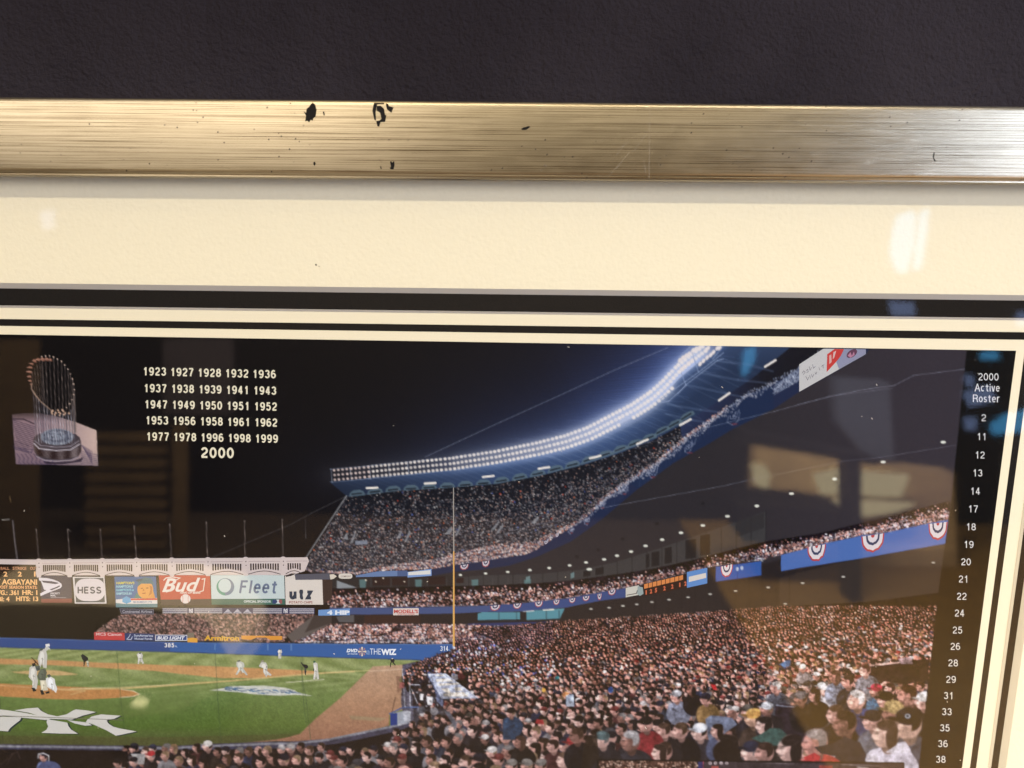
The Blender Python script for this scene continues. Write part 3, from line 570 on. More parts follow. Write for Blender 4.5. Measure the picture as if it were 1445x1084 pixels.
# netting poles in front
for q in ([(875, 200), (905, 560), (955, 960)],): line(zg(q), .8, (60, 80, 50), .75)
for q in ([(0, 560), (14, 800), (25, 920)],): line(zg(q), .8, (50, 60, 40), .75)
for q in ([(445, 225), (470, 640), (490, 905)], [(1100, 250), (1100, 400), (1130, 600), (1160, 870)], [(1085, 260), (1110, 600), (1130, 760)]): line(zh(q), .8, (62, 80, 54), .7)
# --- front edge and dugout
poly([(x, y) for x, y in FB] + [(579, 1018.5), (582, 1030), (560, 1036), (480, 1056), (420, 1064), (240, 1066), (-230, 1066)], (66, 66, 88), 1, 4)
line([(x, y + 3) for x, y in FB[:6]] + [(463, 1044), (482, 1040), (550, 1026), (579, 1019)], 3.2, (132, 134, 146), .9)
line([(x, y + 7) for x, y in FB[:6]], 2, (50, 60, 100), .7)
# --- the big lower crowd
big_ = [(x, y) for x, y in LC if x >= 700] + [(1345, 1200), (-230, 1200), (-230, 1058), (0, 1057.5), (180, 1059), (300, 1058), (420, 1056), (480, 1049), (560, 1032), (582, 1024), (580, 985), (572, 965), (570, 948), (590, 936), (600, 931), (620, 924), (640, 916), (640, 905), (700, 903), (660, 889)]
poly(big_, (30, 26, 30), 1, 4, noise=3)
poly([(582, 1018), (582, 960), (572, 955), (570, 948), (610, 945), (630, 965), (628, 1030), (590, 1034)], (70, 70, 84), .7)
RT = [(520, [930, 960, 990, 1035, 1070, 1100], [1.4, 2.4, 3.8, 5.2, 7.0, 8.5]), (700, [885, 900, 927, 945, 979, 1006, 1042, 1060, 1100], [1.3, 1.5, 1.7, 2.3, 3.6, 5.2, 7.2, 8.8, 11]),
      (850, [880, 895, 943, 979, 1006, 1042, 1060, 1100], [1.4, 1.7, 2.9, 4.1, 5.8, 8.2, 9.8, 12]), (1050, [860, 895, 943, 979, 1015, 1060, 1100], [1.35, 2.0, 3.3, 4.4, 6.5, 9.8, 12]),
      (1260, [845, 860, 890, 910, 932, 955, 988, 1020, 1060, 1100], [1.6, 1.8, 2.4, 3.0, 4.1, 5.1, 6.6, 9.0, 11.5, 14])]
def rad(x, y):
    return float(np.interp(x, [q[0] for q in RT], [np.interp(y, q[1], q[2]) for q in RT]))
SKIN = [(222, 160, 146), (202, 142, 128), (232, 178, 164), (186, 126, 112), (214, 150, 136), (150, 100, 88)]
HAIR = [(28, 22, 22), (40, 29, 26), (52, 37, 29), (24, 22, 28), (34, 25, 24), (72, 52, 40), (122, 96, 70), (104, 100, 100), (26, 22, 26)]
CAP = [(26, 28, 44), (22, 22, 30), (150, 146, 146), (34, 40, 64), (24, 26, 36), (110, 44, 44), (60, 60, 68), (24, 24, 32), (30, 32, 48), (190, 186, 182), (28, 30, 40), (70, 66, 62)]
COAT = [(26, 24, 30), (32, 30, 40), (22, 22, 26), (40, 38, 46), (34, 42, 70), (60, 56, 60), (26, 26, 34), (30, 28, 30), (72, 74, 84), (28, 26, 34), (36, 32, 38), (24, 24, 32), (70, 36, 40), (38, 46, 62), (44, 36, 34), (24, 22, 26), (26, 24, 30), (110, 108, 114)]
def person(x, y, r, coat=None, hair=None, cap=None, skin=None, face=-1, shade=1.0):
    pick = lambda L_: np.array(L_[rng.integers(len(L_))], float)
    coat = pick(COAT) if coat is None else np.array(coat, float); skin = pick(SKIN) if skin is None else np.array(skin, float); hair_ = pick(HAIR) if hair is None else np.array(hair, float)
    sf = max(.7, r * .13)
    if r < 2.4:
        ell(x, y + r * 1.7, r * 1.5, r * 1.1, coat * rng.uniform(.6, 1.1), .9, .9); ell(x + r * .35, y - r * .35, r * .95, r * .95, hair_ * .7, .95, .8); ell(x - r * .1 + rng.normal(0, .15), y + r * .1, r * rng.uniform(.55, .8), r * rng.uniform(.6, .85), skin * (rng.uniform(.35, .7) if rng.random() < .16 else rng.uniform(.85, 1.12)), .97, .8); return
    ell(x + r * .5, y + r * 3.1, r * 2.2, r * 2.2, coat * shade, 1, sf); ell(x - r * .1, y + r * 1.95, r * 1.3, r * .75, coat * 1.15 * shade, .6, sf * 2)
    if r > 3:
        for _ in range(int(5 + r)):
            a_ = rng.uniform(0, 6.28); q_ = rng.uniform(.2, .95); ux, uy = x + r * .5 + r * 2.0 * q_ * math.cos(a_), y + r * 3.1 + r * 2.0 * q_ * math.sin(a_)
            if uy > y + r * 1.4: ell(ux, uy, r * rng.uniform(.15, .5), r * rng.uniform(.08, .22), np.clip(coat * rng.uniform(.6, 1.25) + rng.uniform(-6, 9), 4, 235), .45, sf * 1.5, rng.uniform(-1.5, 1.5))
    ell(x - r * 1.1, y + r * 2.6, r * .5, r * 1.2, np.minimum(coat * 1.5 + 14, 230) * shade, .35, r * .5, .25)
    tilt = rng.normal(0, .12); bald = rng.random() < .08
    ell(x + r * .2, y + r * .95, r * .5, r * .62, skin * .58, 1, sf)
    hat = cap is not None or (hair is None and rng.random() < .30)
    ell(x + r * .16, y - r * .02, r * .90, r * 1.06, skin * .80, 1, sf, tilt)
    ell(x - face * r * .30, y - r * .22, r * .70, r * .74, skin * .8 if bald else hair_, 1, sf, tilt)
    fx = x + face * r * .30
    ell(fx, y + r * .2, r * .60, r * .86, skin * rng.uniform(.84, .98), 1, sf, tilt); ell(fx + face * r * .30, y + r * .05, r * .30, r * .55, np.minimum(skin * 1.16, 248), .75, sf * 2)
    ell(fx - face * r * .25, y + r * .62, r * .40, r * .36, skin * .66, .55, sf * 2)
    if r > 3.4:
        ell(fx + face * r * .60, y + r * .20, r * .15, r * .17, skin, 1, sf); ell(x - face * r * .20, y + r * .16, r * .14, r * .24, skin * .82, 1, sf)
        ell(fx + face * r * .34, y - r * .02, r * .19, r * .08, skin * .40, .75, sf); ell(fx + face * r * .42, y + r * .55, r * .2, r * .06, skin * .5, .75, sf)
        ell(fx + face * r * .30, y - r * .16, r * .22, r * .05, hair_, .6, sf)
    if hat:
        cc = pick(CAP) if cap is None else np.array(cap, float)
        ell(x + r * .12, y - r * .52, r * .92, r * .62, cc, 1, sf, tilt); ell(x + face * r * .88, y - r * .32, r * .52, r * .14, cc * .7, 1, sf, -.15 * face); ell(x - r * .1, y - r * .78, r * .5, r * .26, np.minimum(cc * 1.2 + 12, 240), .5, r * .3)
    else:
        ell(x + r * .14, y - r * .66, r * .80, r * .42, skin * .95 if bald else hair_, 1, sf, tilt)
        if rng.random() < .22: ell(x - face * r * .5, y + r * .35, r * .45, r * .95, hair_ * 1.1, 1, sf)
        if r > 4:
            for _ in range(int(3 + r * .6)): ell(x + r * rng.uniform(-.3, .8), y - r * rng.uniform(.2, .95), r * .22, r * .06, np.clip(hair_ * rng.uniform(.5, 2.0) + 8, 4, 230), .4, sf, rng.uniform(-1, .4))
poly([(568, 938), (600, 931), (604, 944), (586, 956), (583, 1018), (570, 1018), (566, 990)], (84, 82, 98), 1, 4, noise=6)
a0, b0, c0, d0, bm = pmask(big_, 1)
def inside(x, y):
    i, j = int(x - X0) - a0, int(y - Y0) - b0; return 0 <= i < bm.shape[1] and 0 <= j < bm.shape[0] and bm[j, i] > .5
roofq = [(603, 951), (629, 951), (675, 985.5), (623, 986)]
y = 856.0; row = 0
while y < 1150:
    x = -60.0 if y > 1056 else 560.0; r_min = 99; rrow = rad(820, y)
    while x < 1350:
        r = rad(x, y); r_min = min(r_min, r) if 700 < x < 1000 else r_min
        px_, py_ = x + rng.normal(0, r * .35), y + rng.normal(0, r * .38)
        if inside(px_, py_ + r) and not (600 < px_ < 660 and 948 < py_ < 984) and not (582 < px_ < 625 and 960 < py_ < 1004) and not (-40 < px_ < 175 and py_ < 1075):
            if rng.random() < min(.95, 1.5 * rrow / r): person(px_, py_, r * rng.uniform(.82, 1.12))
        x += r * (2.35 if r < 3 else 2.3)
    y += (r_min if r_min < 90 else 2) * (1.62 if r_min < 3 else 1.78); row += 1
# cool the top-left of the crowd a little, warm the middle
polyfn([(640, 905), (700, 884), (780, 879), (780, 905), (700, 925), (600, 940), (590, 936)], lambda x, y: np.zeros(x.shape + (3,)) + (50, 60, 100), None, .16)
speck([(640, 912), (720, 900), (800, 930), (760, 975), (680, 960), (600, 950), (590, 938)], 160, [(215, 215, 225), (235, 235, 235), (90, 110, 180)], .9, 1.8, .8)
# dugout, its roof and railing
poly([(600, 953), (583, 962), (582, 1000), (590, 1000), (625, 1004), (628, 985)], (44, 40, 48), .9)
for q in ([(655, 320), (660, 540), (700, 545)], [(600, 250), (620, 540), (640, 545)], [(665, 370), (830, 372)], [(670, 400), (720, 520)]): line(zj(q), 1.3, (190, 195, 205), .75)
for i in range(60): x, y = rng.uniform(582, 622), rng.uniform(952, 1000); ell(x, y, rng.uniform(.8, 2.2), rng.uniform(.8, 2.4), [(24, 24, 34), (200, 160, 145), (180, 180, 190), (50, 48, 60), (30, 28, 34)][rng.integers(5)], .85)
for x, y in zj([(740, 400), (810, 440), (760, 310), (740, 520), (840, 530)]): person(x, y, 2.6)
poly(zj([(735, 440), (765, 440), (760, 490), (738, 490)]), (205, 205, 210)); poly(zj([(790, 460), (835, 465), (835, 530), (795, 525)]), (215, 215, 218))
poly(zj([(505, 595), (600, 575), (640, 570), (665, 580), (665, 650), (580, 690), (505, 690)]), (150, 155, 165), 1); poly(zj([(505, 595), (560, 590), (560, 685), (505, 690)]), (34, 56, 120), 1)
line(zj([(500, 597), (600, 548), (720, 545)]), 1.8, (60, 90, 150), .9); poly(zj([(550, 300), (600, 305), (615, 390), (560, 440)]), (110, 76, 62), .5); poly(zj([(580, 350), (615, 350), (615, 392), (575, 392)]), (165, 90, 90), .8)
poly(zj([(788, 283), (800, 283), (918, 480), (918, 545), (870, 500), (850, 400)]), (84, 96, 128), .9)
poly(zj([(795, 283), (940, 283), (1195, 475), (905, 478)]), (150, 158, 178), 1)
for q in ([(850, 292), (925, 290), (935, 300), (860, 302)], [(860, 325), (960, 320), (1010, 342), (870, 348)], [(870, 360), (1040, 352), (1060, 366), (885, 378)], [(900, 400), (960, 395), (980, 430), (1080, 426), (1120, 460), (925, 462), (920, 440), (950, 436)], [(1000, 392), (1050, 388), (1075, 415), (1020, 418)]): poly(zj(q), (200, 190, 172), .85)
line(zj([(795, 283), (940, 283), (1195, 475)]), .8, (190, 196, 210), .8)
poly(zj([(930, 580), (965, 575), (1030, 670), (1020, 710), (1000, 690)]), (90, 96, 110), .9)
# left dugout corner
poly([(-230, 1058), (0, 1058), (180, 1060), (182, 1074), (160, 1084), (150, 1200), (-230, 1200)], (30, 26, 30), 1, 4, noise=2)
for q in ([(0, 930), (40, 960)], [(50, 1060), (90, 980), (130, 960), (150, 1010)], [(0, 1060), (60, 1010)]): line(zg(q), 1.4, (110, 84, 74), .5)
person(*zg([(325, 1000)])[0], 5.6, coat=(90, 106, 160), hair=(36, 34, 48)); line(zg([(285, 1010), (290, 980), (325, 972), (365, 990), (365, 1030)]), 1.4, (215, 215, 220), .95)
ell(*zg([(370, 1100)])[0], 17, 13, (70, 82, 130)); poly(zg([(980, 975), (1090, 975), (1080, 1055), (1020, 1055)]), (150, 150, 150), 1)
for x, y, cp in [(1130, 990, (215, 40, 48)), (1000, 1035, (30, 30, 40)), (1205, 1030, None), (880, 1045, (28, 28, 34)), (1235, 990, None)]: person(*zg([(x, y)])[0], 6, cap=cp)
# --- larger figures lower right, back to front
def fig(x, y, r, **k_): person(*zm([(x, y)])[0], r / 4.516 * .9, **k_)
def fn_(x, y, r, **k_): person(*zn([(x, y)])[0], r / 5.558 * .84, **k_)
def fo(x, y, r, **k_): person(*zo([(x, y)])[0], r / 5.558 * .86, **k_)
poly(zm([(440, 430), (650, 405), (840, 390), (835, 520), (700, 550), (560, 530), (440, 525)]), (46, 34, 36), 1); poly(zm([(415, 430), (640, 405), (700, 400), (640, 418), (420, 440)]), (190, 160, 150), .9); poly(zm([(640, 385), (720, 375), (740, 420), (660, 420)]), (150, 130, 135), .8)
line(zm([(540, 290), (640, 293)]), 1, (220, 215, 215), .8); line(zm([(633, 290), (633, 325)]), 1, (220, 215, 215), .8)
poly(zm([(1, 700), (60, 705), (110, 800), (90, 860), (0, 880)]), (44, 36, 48), 1)
ell(*zo([(430, 130)])[0], 3, 2, (60, 60, 70)); 
poly(zo([(165, 700), (210, 685), (260, 700), (262, 860), (165, 860)]), (36, 62, 92), 1); person(*zo([(225, 650)])[0], 6.5, coat=(36, 62, 92), cap=(24, 22, 28))
poly(zo([(660, 505), (720, 505), (725, 600), (660, 600)]), (140, 156, 176), .9); poly(zo([(625, 505), (660, 480), (690, 500), (640, 530)]), (206, 130, 76), .95)
ell(*zo([(1010, 470)])[0], 3.6, 4.4, (54, 96, 170)); ell(*zo([(485, 472)])[0], 2.6, 3, (220, 150, 60)); ell(*zo([(590, 375)])[0], 3.4, 2.4, (44, 110, 116))
poly(zo([(415, 735), (430, 700), (480, 705), (488, 740)]), (176, 36, 42), .95)
poly(zn([(440, 480), (500, 480), (540, 640), (430, 650)]), (40, 56, 92), .9)
poly(zn([(1105, 270), (1195, 225), (1200, 280), (1150, 295)]), (60, 96, 130), .9)
poly(zn([(570, 420), (610, 430), (622, 470), (590, 470)]), (200, 40, 48), .9)
for a_ in [(-10, 665, 60), (100, 640, 46), (40, 620, 42)]: fig(*a_)
fn_(300, 520, 52, cap=(160, 160, 166), coat=(104, 110, 130)); fn_(420, 470, 46); fn_(530, 540, 50, coat=(120, 90, 50))
fn_(1040, 560, 60, coat=(60, 54, 62), cap=(150, 150, 152)); fn_(1080, 450, 52, hair=(170, 165, 160)); fn_(1290, 300, 34, cap=(200, 195, 185), coat=(120, 112, 112)); fn_(1400, 360, 34, cap=(205, 200, 195)); fn_(860, 640, 60)
poly(zn([(1075, 600), (1130, 575), (1260, 600), (1370, 740), (1320, 880), (1180, 850), (1080, 740)]), (48, 38, 50), 1)
for i in range(3): line(zn([(1262 + i * 22, 618), (1310 + i * 18, 690), (1345 + i * 14, 750)]), 1.5, (205, 205, 215), .95)
line(zn([(1090, 590), (1160, 600), (1250, 605)]), 2.2, (130, 140, 160), .8)
fn_(900, 690, 78, cap=(206, 146, 64), coat=(60, 46, 40), skin=(214, 160, 130)); fn_(1010, 620, 60, cap=(176, 180, 186), coat=(40, 36, 44))
poly(zn([(530, 700), (570, 670), (640, 675), (740, 690), (780, 740), (640, 840), (560, 880), (540, 800)]), (92, 104, 130), 1); fn_(480, 800, 74, cap=(196, 204, 214), coat=(44, 42, 52)); fn_(330, 790, 72, hair=(80, 58, 44)); fn_(200, 790, 68, hair=(66, 46, 38))
fn_(620, 790, 60, coat=(60, 70, 100)); fn_(990, 750, 78, coat=(46, 38, 36), hair=(34, 28, 30))
poly(zn([(890, 850), (960, 820), (1040, 770), (1110, 770), (1170, 820), (1150, 900), (1060, 910), (960, 880)]), (52, 88, 82), 1)
fn_(60, 740, 66, cap=(26, 24, 30), coat=(140, 34, 42)); fn_(700, 920, 110, hair=(34, 26, 26), coat=(30, 26, 30)); ell(*zn([(700, 960)])[0], 20, 18, (38, 29, 27), 1, 2); fn_(1190, 930, 120, hair=(38, 28, 28), coat=(34, 30, 30))
fn_(200, 950, 80, hair=(56, 38, 32)); fn_(880, 950, 84, coat=(200, 200, 200)); fn_(990, 960, 88, hair=(60, 40, 34))
for x, y, r, k_ in [(150, 570, 34, dict(cap=(220, 220, 220))), (165, 585, 32, dict(cap=(225, 222, 220), coat=(190, 190, 195))), (60, 560, 34, dict(cap=(70, 66, 70))), (20, 640, 46, dict(cap=(110, 106, 110), coat=(40, 36, 40))), (110, 620, 44, dict(coat=(30, 28, 32), hair=(40, 30, 30))),
                    (240, 500, 42, dict(coat=(130, 140, 160), hair=(70, 50, 44))), (320, 530, 46, dict(coat=(40, 44, 60), hair=(50, 38, 36))), (430, 460, 40, dict(hair=(90, 60, 56))), (500, 590, 44, dict(coat=(50, 110, 150), cap=(205, 50, 80))), (590, 580, 40, dict(hair=(60, 40, 40))), (560, 650, 56, dict(coat=(30, 26, 30), cap=(24, 22, 28))),
                    (700, 620, 70, dict(hair=(60, 36, 30), coat=(70, 44, 40))), (800, 655, 56, dict(cap=(220, 218, 214))), (375, 650, 64, dict(hair=(185, 180, 176), coat=(50, 70, 130), skin=(222, 160, 140))), (240, 740, 62, dict(hair=(78, 56, 46), coat=(40, 34, 40))), (610, 730, 78, dict(cap=(206, 172, 104), coat=(70, 60, 60))),
                    (300, 800, 84, dict(hair=(44, 32, 28), coat=(34, 28, 30))), (475, 780, 66, dict(cap=(34, 34, 48), coat=(96, 104, 122))), (700, 800, 100, dict(cap=(28, 28, 40), coat=(84, 86, 102), skin=(222, 172, 150)))]:
    k_ = {q: tuple(v_ * (.82 if q in ('coat', 'cap') else 1) for v_ in vv) for q, vv in k_.items()}; fig(x, y, r, **k_)
ell(*zm([(703, 752)])[0], 4, 3.6, (160, 175, 190)); ell(*zm([(703, 752)])[0], 2.2, 2, (50, 70, 90))
poly(zm([(470, 970), (560, 940), (640, 920), (690, 915), (720, 960), (760, 1084), (430, 1084), (440, 1000)]), (176, 172, 186), 1)
fig(560, 865, 92, hair=(60, 44, 40), coat=(176, 172, 186), skin=(226, 176, 156))
poly(zm([(640, 930), (690, 925), (715, 975), (700, 990), (560, 985)]), (196, 192, 202), .9); line(zm([(515, 985), (530, 975), (540, 960)]), 1, (90, 80, 96), .6)
poly(zm([(210, 935), (300, 885), (400, 920), (440, 1000), (420, 1084), (240, 1084), (160, 1000)]), (44, 42, 54), 1); line(zm([(105, 945), (130, 985), (240, 1010)]), 1.6, (190, 195, 205), .9)
fig(110, 920, 90, hair=(128, 118, 116), coat=(190, 50, 48), skin=(216, 140, 122)); poly(zm([(40, 1015), (110, 985), (150, 1010), (140, 1040), (60, 1040)]), (196, 48, 46), 1); poly(zm([(110, 950), (220, 930), (250, 1010), (150, 990)]), (40, 40, 52), 1)
fo(555, 910, 56, hair=(48, 32, 28)); fo(300, 880, 54, hair=(70, 48, 40)); fo(710, 900, 70, cap=(176, 40, 46)); fo(1160, 870, 88, hair=(150, 148, 150), coat=(44, 44, 54)); fo(640, 1020, 66, hair=(96, 70, 56)); fo(820, 880, 58, hair=(40, 26, 22)); fo(740, 830, 66, hair=(70, 48, 38)); fo(940, 860, 70, cap=(70, 96, 100)); fo(1390, 960, 70, hair=(52, 36, 32))
for x in (230, 350, 460): fo(x, 1062, 54, cap=(112, 108, 104), coat=(50, 48, 52))
poly(zo([(830, 830), (900, 810), (920, 1000), (860, 1084), (780, 1084), (800, 900)]), (44, 34, 28), .8)
# --- inset strip at the lower edge
poly([(842.8, 1071.5), (1059, 1073.5), (1276, 1076), (1276, 1200), (842.8, 1200)], (14, 11, 12), 1, 4)
poly([(845, 1073.5), (984, 1074.5), (984, 1200), (845, 1200)], (92, 60, 50), 1); speck([(845, 1074), (984, 1075), (984, 1110), (845, 1110)], 900, [(190, 140, 115), (225, 190, 165), (60, 36, 30), (40, 24, 22)], .8, 1.5, .9)
poly([(985, 1074.5), (1274, 1078), (1274, 1200), (985, 1200)], (64, 54, 60), 1); poly([(985, 1075), (992, 1075), (992, 1100), (985, 1100)], (50, 50, 110)); line([(992.5, 1075), (992.5, 1084)], 1, (200, 60, 80))
for i in range(4): ell(1002 + i * 7.8, 1077, 2.3, 2.2, (200, 185, 185)); ell(1002 + i * 7.8, 1077, .9, .9, (90, 70, 80))
poly([(1004, 1081.5), (1014, 1081.5), (1014, 1090), (1004, 1090)], (190, 70, 66)); poly([(1156, 1080), (1175, 1080.5), (1175, 1090), (1156, 1090)], (170, 60, 56)); line([(1188, 1079), (1240, 1081)], 1, (150, 140, 145), .7); line([(1210, 1083), (1225, 1084)], 1.5, (200, 200, 200), .7); line([(1077, 1077), (1120, 1078)], 1, (140, 130, 130), .5)
# --- roster strip
poly([(1364, 470), (1450, 470), (1450, 1200), (1283, 1200), (1296.6, 1084), (1323, 844), (1343, 700), (1364, 495)], (12, 10, 9), 1, 5)
# --- wires across everything
wire([(600, 645), (700, 598.5), (790, 558), (868, 522), (943.6, 490)], .55, .9, dash=True)
wire([(837, 719), (1020, 686), (1055, 678)], .5, .8, dash=True); wire([(1055, 678), (1190, 651), (1246, 645), (1350, 628)], .35, .8, dash=True)
wire([(893, 633), (915, 628)], .3); wire(zb_([(440, 790), (860, 680), (1250, 590)]), .35, .7); wire([(995, 604), (1092.6, 580.7), (1170, 559.6), (1220, 549.7), (1262, 544), (1289, 530), (1361, 521)], .45, .9); wire([(1125, 571), (1180, 558), (1260, 548)], .3)
wire([(489, 700), (440, 724), (410.7, 740), (299, 787)], .45, .8, (150, 145, 140))
for x, y in [(763.5, 521.5), (847, 522)]: pass
# --- trophy scene
TP = [(17, 585), (34, 583), (52, 583), (75, 586), (105, 595), (136.2, 607.3), (138.4, 657.3), (22.4, 655)]
def tro(x, y):
    q = np.clip((y - 583) / 12, 0, 1)[..., None]; r = np.clip((x - 60) / 80, 0, 1)[..., None]; lw = np.clip((y - 630) / 25, 0, 1)[..., None]
    base_ = np.array([150, 124, 130]) * (1 - r) + np.array([214, 186, 172]) * r; base_ = base_ * (1 - .25 * lw) + np.array([30, 30, 60]) * .25 * lw
    return base_ * (.45 + .55 * q) + 12 * np.exp(-((x - 80) / 16) ** 2)[..., None] + rng.normal(0, 2.5, x.shape + (1,))
polyfn(TP, tro, 6)
REGT = z(0, 480, 5.42, [(90, 560), (240, 430), (200, 240), (240, 160), (330, 115), (420, 120), (500, 180), (560, 270), (585, 400), (590, 620), (740, 690), (752, 960), (120, 948)])
a, b, c, d, m_ = pmask(REGT, 1); REG[b:d, a:c][m_ > .5] = 6
zt = lambda p: z(0, 480, 5.42, p)
for i in range(17): line(zt([(95 + i * 3, 610 + i * 15), (270 + i * -2, 665 + i * 14)] if i < 12 else [(100, 600 + i * 14), (220, 640 + i * 14)]), .9, (44, 36, 58), .7)
line(zt([(92, 603), (180, 605), (260, 640)]), 1.6, (36, 28, 44), .9)
for i in range(9):
    x = 130 + i * 32; line(zt([(x, 870), (x + 24, 905), (x + 14, 935), (x + 40, 955)]), 1.0, (60, 50, 82), .7)
for i in range(9): line(zt([(620 + i * 10, 800 + i * 6), (655 + i * 6, 850 + i * 12)]), .9, (60, 50, 82), .6); 
for i in range(7): line(zt([(620, 850 + i * 16), (748, 880 + i * 14)]), .8, (52, 42, 74), .6)
poly(zt([(330, 925), (400, 935), (560, 925), (640, 895), (620, 930), (480, 950), (360, 950)]), (36, 28, 44), .8)
line(zt([(105, 815), (160, 830), (250, 835), (240, 860), (110, 830)]), 1.4, (56, 48, 80), .6)
# base drum
drum = zt([(255, 770), (262, 740), (300, 715), (575, 715), (610, 745), (620, 780), (622, 850), (600, 890), (540, 915), (430, 920), (340, 915), (280, 885), (258, 840)]); poly(drum, (72, 62, 66))
polyfn(zt([(258, 800), (300, 838), (420, 850), (540, 845), (618, 805), (620, 855), (595, 890), (500, 910), (400, 910), (300, 885), (262, 845)]), lambda x, y: (np.array([74, 60, 60]) + 26 * np.sin(x * .31)[..., None] + 30 * np.exp(-((x - 103) / 6) ** 2)[..., None] + rng.normal(0, 9, x.shape + (1,))))
line(zt([(260, 790), (300, 830), (430, 845), (540, 838), (610, 795)]), 1.6, (205, 195, 200)); line(zt([(265, 770), (310, 805), (430, 820), (540, 812), (605, 770)]), 1.2, (160, 150, 158)); line(zt([(280, 890), (340, 918), (430, 926), (545, 918), (600, 895)]), 1.3, (170, 160, 170), .8)
ell(*zt([(437, 740)])[0], 23.5, 11.5, (138, 146, 158)); ell(*zt([(440, 735)])[0], 20, 9, (98, 104, 118)); ell(*zt([(430, 730)])[0], 13, 6.5, (150, 158, 170), 1, 2)
for i in range(60):
    a_ = rng.uniform(0, 6.28); q_ = rng.uniform(.2, 1); x, y = 81 + 21 * q_ * math.cos(a_), 616.5 + 9.5 * q_ * math.sin(a_); line([(x, y), (x + rng.uniform(-3, 3), y + rng.uniform(-2.5, 2.5))], .9, [(40, 40, 56), (200, 205, 215), (70, 74, 90)][rng.integers(3)], .75)
# ring of the flags: rear row and front row of poles
top_ = [(320, 128), (349, 122), (379, 122), (410, 130), (440, 146), (470, 163), (496, 190), (520, 222), (539, 258), (554, 296), (563, 336), (568, 378), (563, 416), (551, 457), (533, 488), (508, 517), (478, 535), (443, 536)]
low_ = [(248, 380), (275, 425), (303, 460), (335, 490), (370, 518), (400, 545), (425, 560), (455, 560), (490, 560), (528, 560)]
for i, (x, y) in enumerate(top_[:14]): line(zt([(x, y), (x + 18 - i * .2, 705 if i > 4 else 560)]), .8, (150, 132, 122) if i % 2 else (120, 106, 100), .85)
for i in range(5): x = 245 + i * 19; line(zt([(x, 240 - i * 26), (x + 26, 430 + i * 22)]), .8, (128, 112, 104), .8)
for i in range(16):
    x = 255 + i * 20.5; yt_ = np.interp(x, [250, 300, 400, 455, 520, 570], [390, 460, 545, 565, 560, 500]); line(zt([(x, yt_), (x + 22 - i * .9, 800 - abs(i - 8) * 2.2)]), .9, (200, 196, 204) if i % 3 else (120, 116, 126), .8); line(zt([(x + 5, yt_ + 30), (x + 27 - i * .9, 795 - abs(i - 8) * 2)]), .7, (56, 50, 60), .7)
for x, y in top_: ell(*zt([(x, y)])[0], 1.0, 1.1, (226, 196, 176), 1, .8)
line(zt(low_[:6]), 1.2, (170, 140, 118), .9)
for x, y in zt([(395, 548), (404, 540), (398, 560), (420, 570), (428, 556), (455, 575), (462, 560), (450, 552), (490, 570), (498, 558), (484, 545), (528, 560), (443, 536), (478, 535)]): ell(x, y, 1.3, 1.5, (224, 184, 156), .95)
for x, y, w_, h_ in [(240, 182, 34, 10), (228, 210, 44, 11), (222, 244, 44, 12), (224, 280, 34, 12), (230, 312, 26, 11), (236, 340, 16, 10), (262, 160, 34, 16), (290, 150, 30, 16), (322, 148, 34, 18), (355, 148, 34, 16), (385, 152, 26, 14)]:
    poly(zt([(x - w_ / 2, y), (x - w_ * .1, y - h_), (x + w_ / 2, y - h_ * .4), (x + w_ / 2, y + h_ * .9), (x, y + h_ * .6)]), (168, 112, 90), .85); line(zt([(x - w_ / 2, y), (x + w_ / 3, y - h_ * .3)]), .8, (222, 168, 146), .8)
line(zt([(245, 330), (240, 372), (262, 410), (300, 455)]), 1.4, (180, 150, 130), .85)
# outfield poles and small lights above the facade
for (x0_, y0_, x1_) in [(54.8, 747, 51), (98.3, 747, 95.5), (144.5, 747, 141.2), (192.7, 742, 189.3), (242.3, 740, 239.2), (293, 737, 291), (346, 735, 345), (399.4, 733, 398.3)]:
    line([(x1_, y0_), (x0_, 790)], .9, (150, 134, 124), .9); ell(x1_ + .3, y0_ + .6, .9, 1.4, (150, 134, 124), .7)
line([(18, 735), (21, 765), (24.5, 790)], 2.0, (120, 112, 112), .85); line([(3, 733.5), (13, 733)], 1.1, (235, 225, 210), .8); line([(13.5, 700), (15.5, 709)], 1.2, (200, 160, 100), .55); line([(96, 747), (100, 750)], .9, (150, 134, 124), .8)
line([(431, 733), (431.5, 760)], .7, (120, 115, 115), .7)

def blur(A, n_):
    for _ in range(n_): A = (np.roll(A, 1, 0) + np.roll(A, -1, 0) + np.roll(A, 1, 1) + np.roll(A, -1, 1) + 2 * A) / 6
    return A
g1_ = blur(rng.normal(0, 1, (RH, RW)), 1); g2_ = blur(rng.normal(0, 1, (RH, RW)), 9); g3_ = blur(rng.normal(0, 1, (RH, RW)), 60)
cm_ = (REG == 4)[..., None]; fac_ = 1 + (.13 * g1_ / g1_.std() * .8 + .12 * g2_ / g2_.std() + .07 * g3_ / g3_.std())[..., None]
nf_ = np.interp(yy, [980, 1040], [1, .45])[..., None]; C = np.where(cm_, np.clip((C * (1 + (fac_ - 1) * nf_) - 80) * np.interp(yy, [990, 1040], [1.28, 1.14])[..., None] + 74, 5, 246), C); lum_ = C.mean(-1, keepdims=True); ds_ = np.interp(yy, [930, 990], [0, .34])[..., None]; C = np.where(cm_, C * (1 - ds_) + lum_ * ds_ * np.array([1.03, .98, .98]), C); Cb_ = np.stack([blur(C[..., q_], 1) for q_ in range(3)], -1); sb_ = np.interp(yy, [960, 1010], [0, .6])[..., None]; C = np.where(cm_, C * (1 - sb_) + Cb_ * sb_, C)
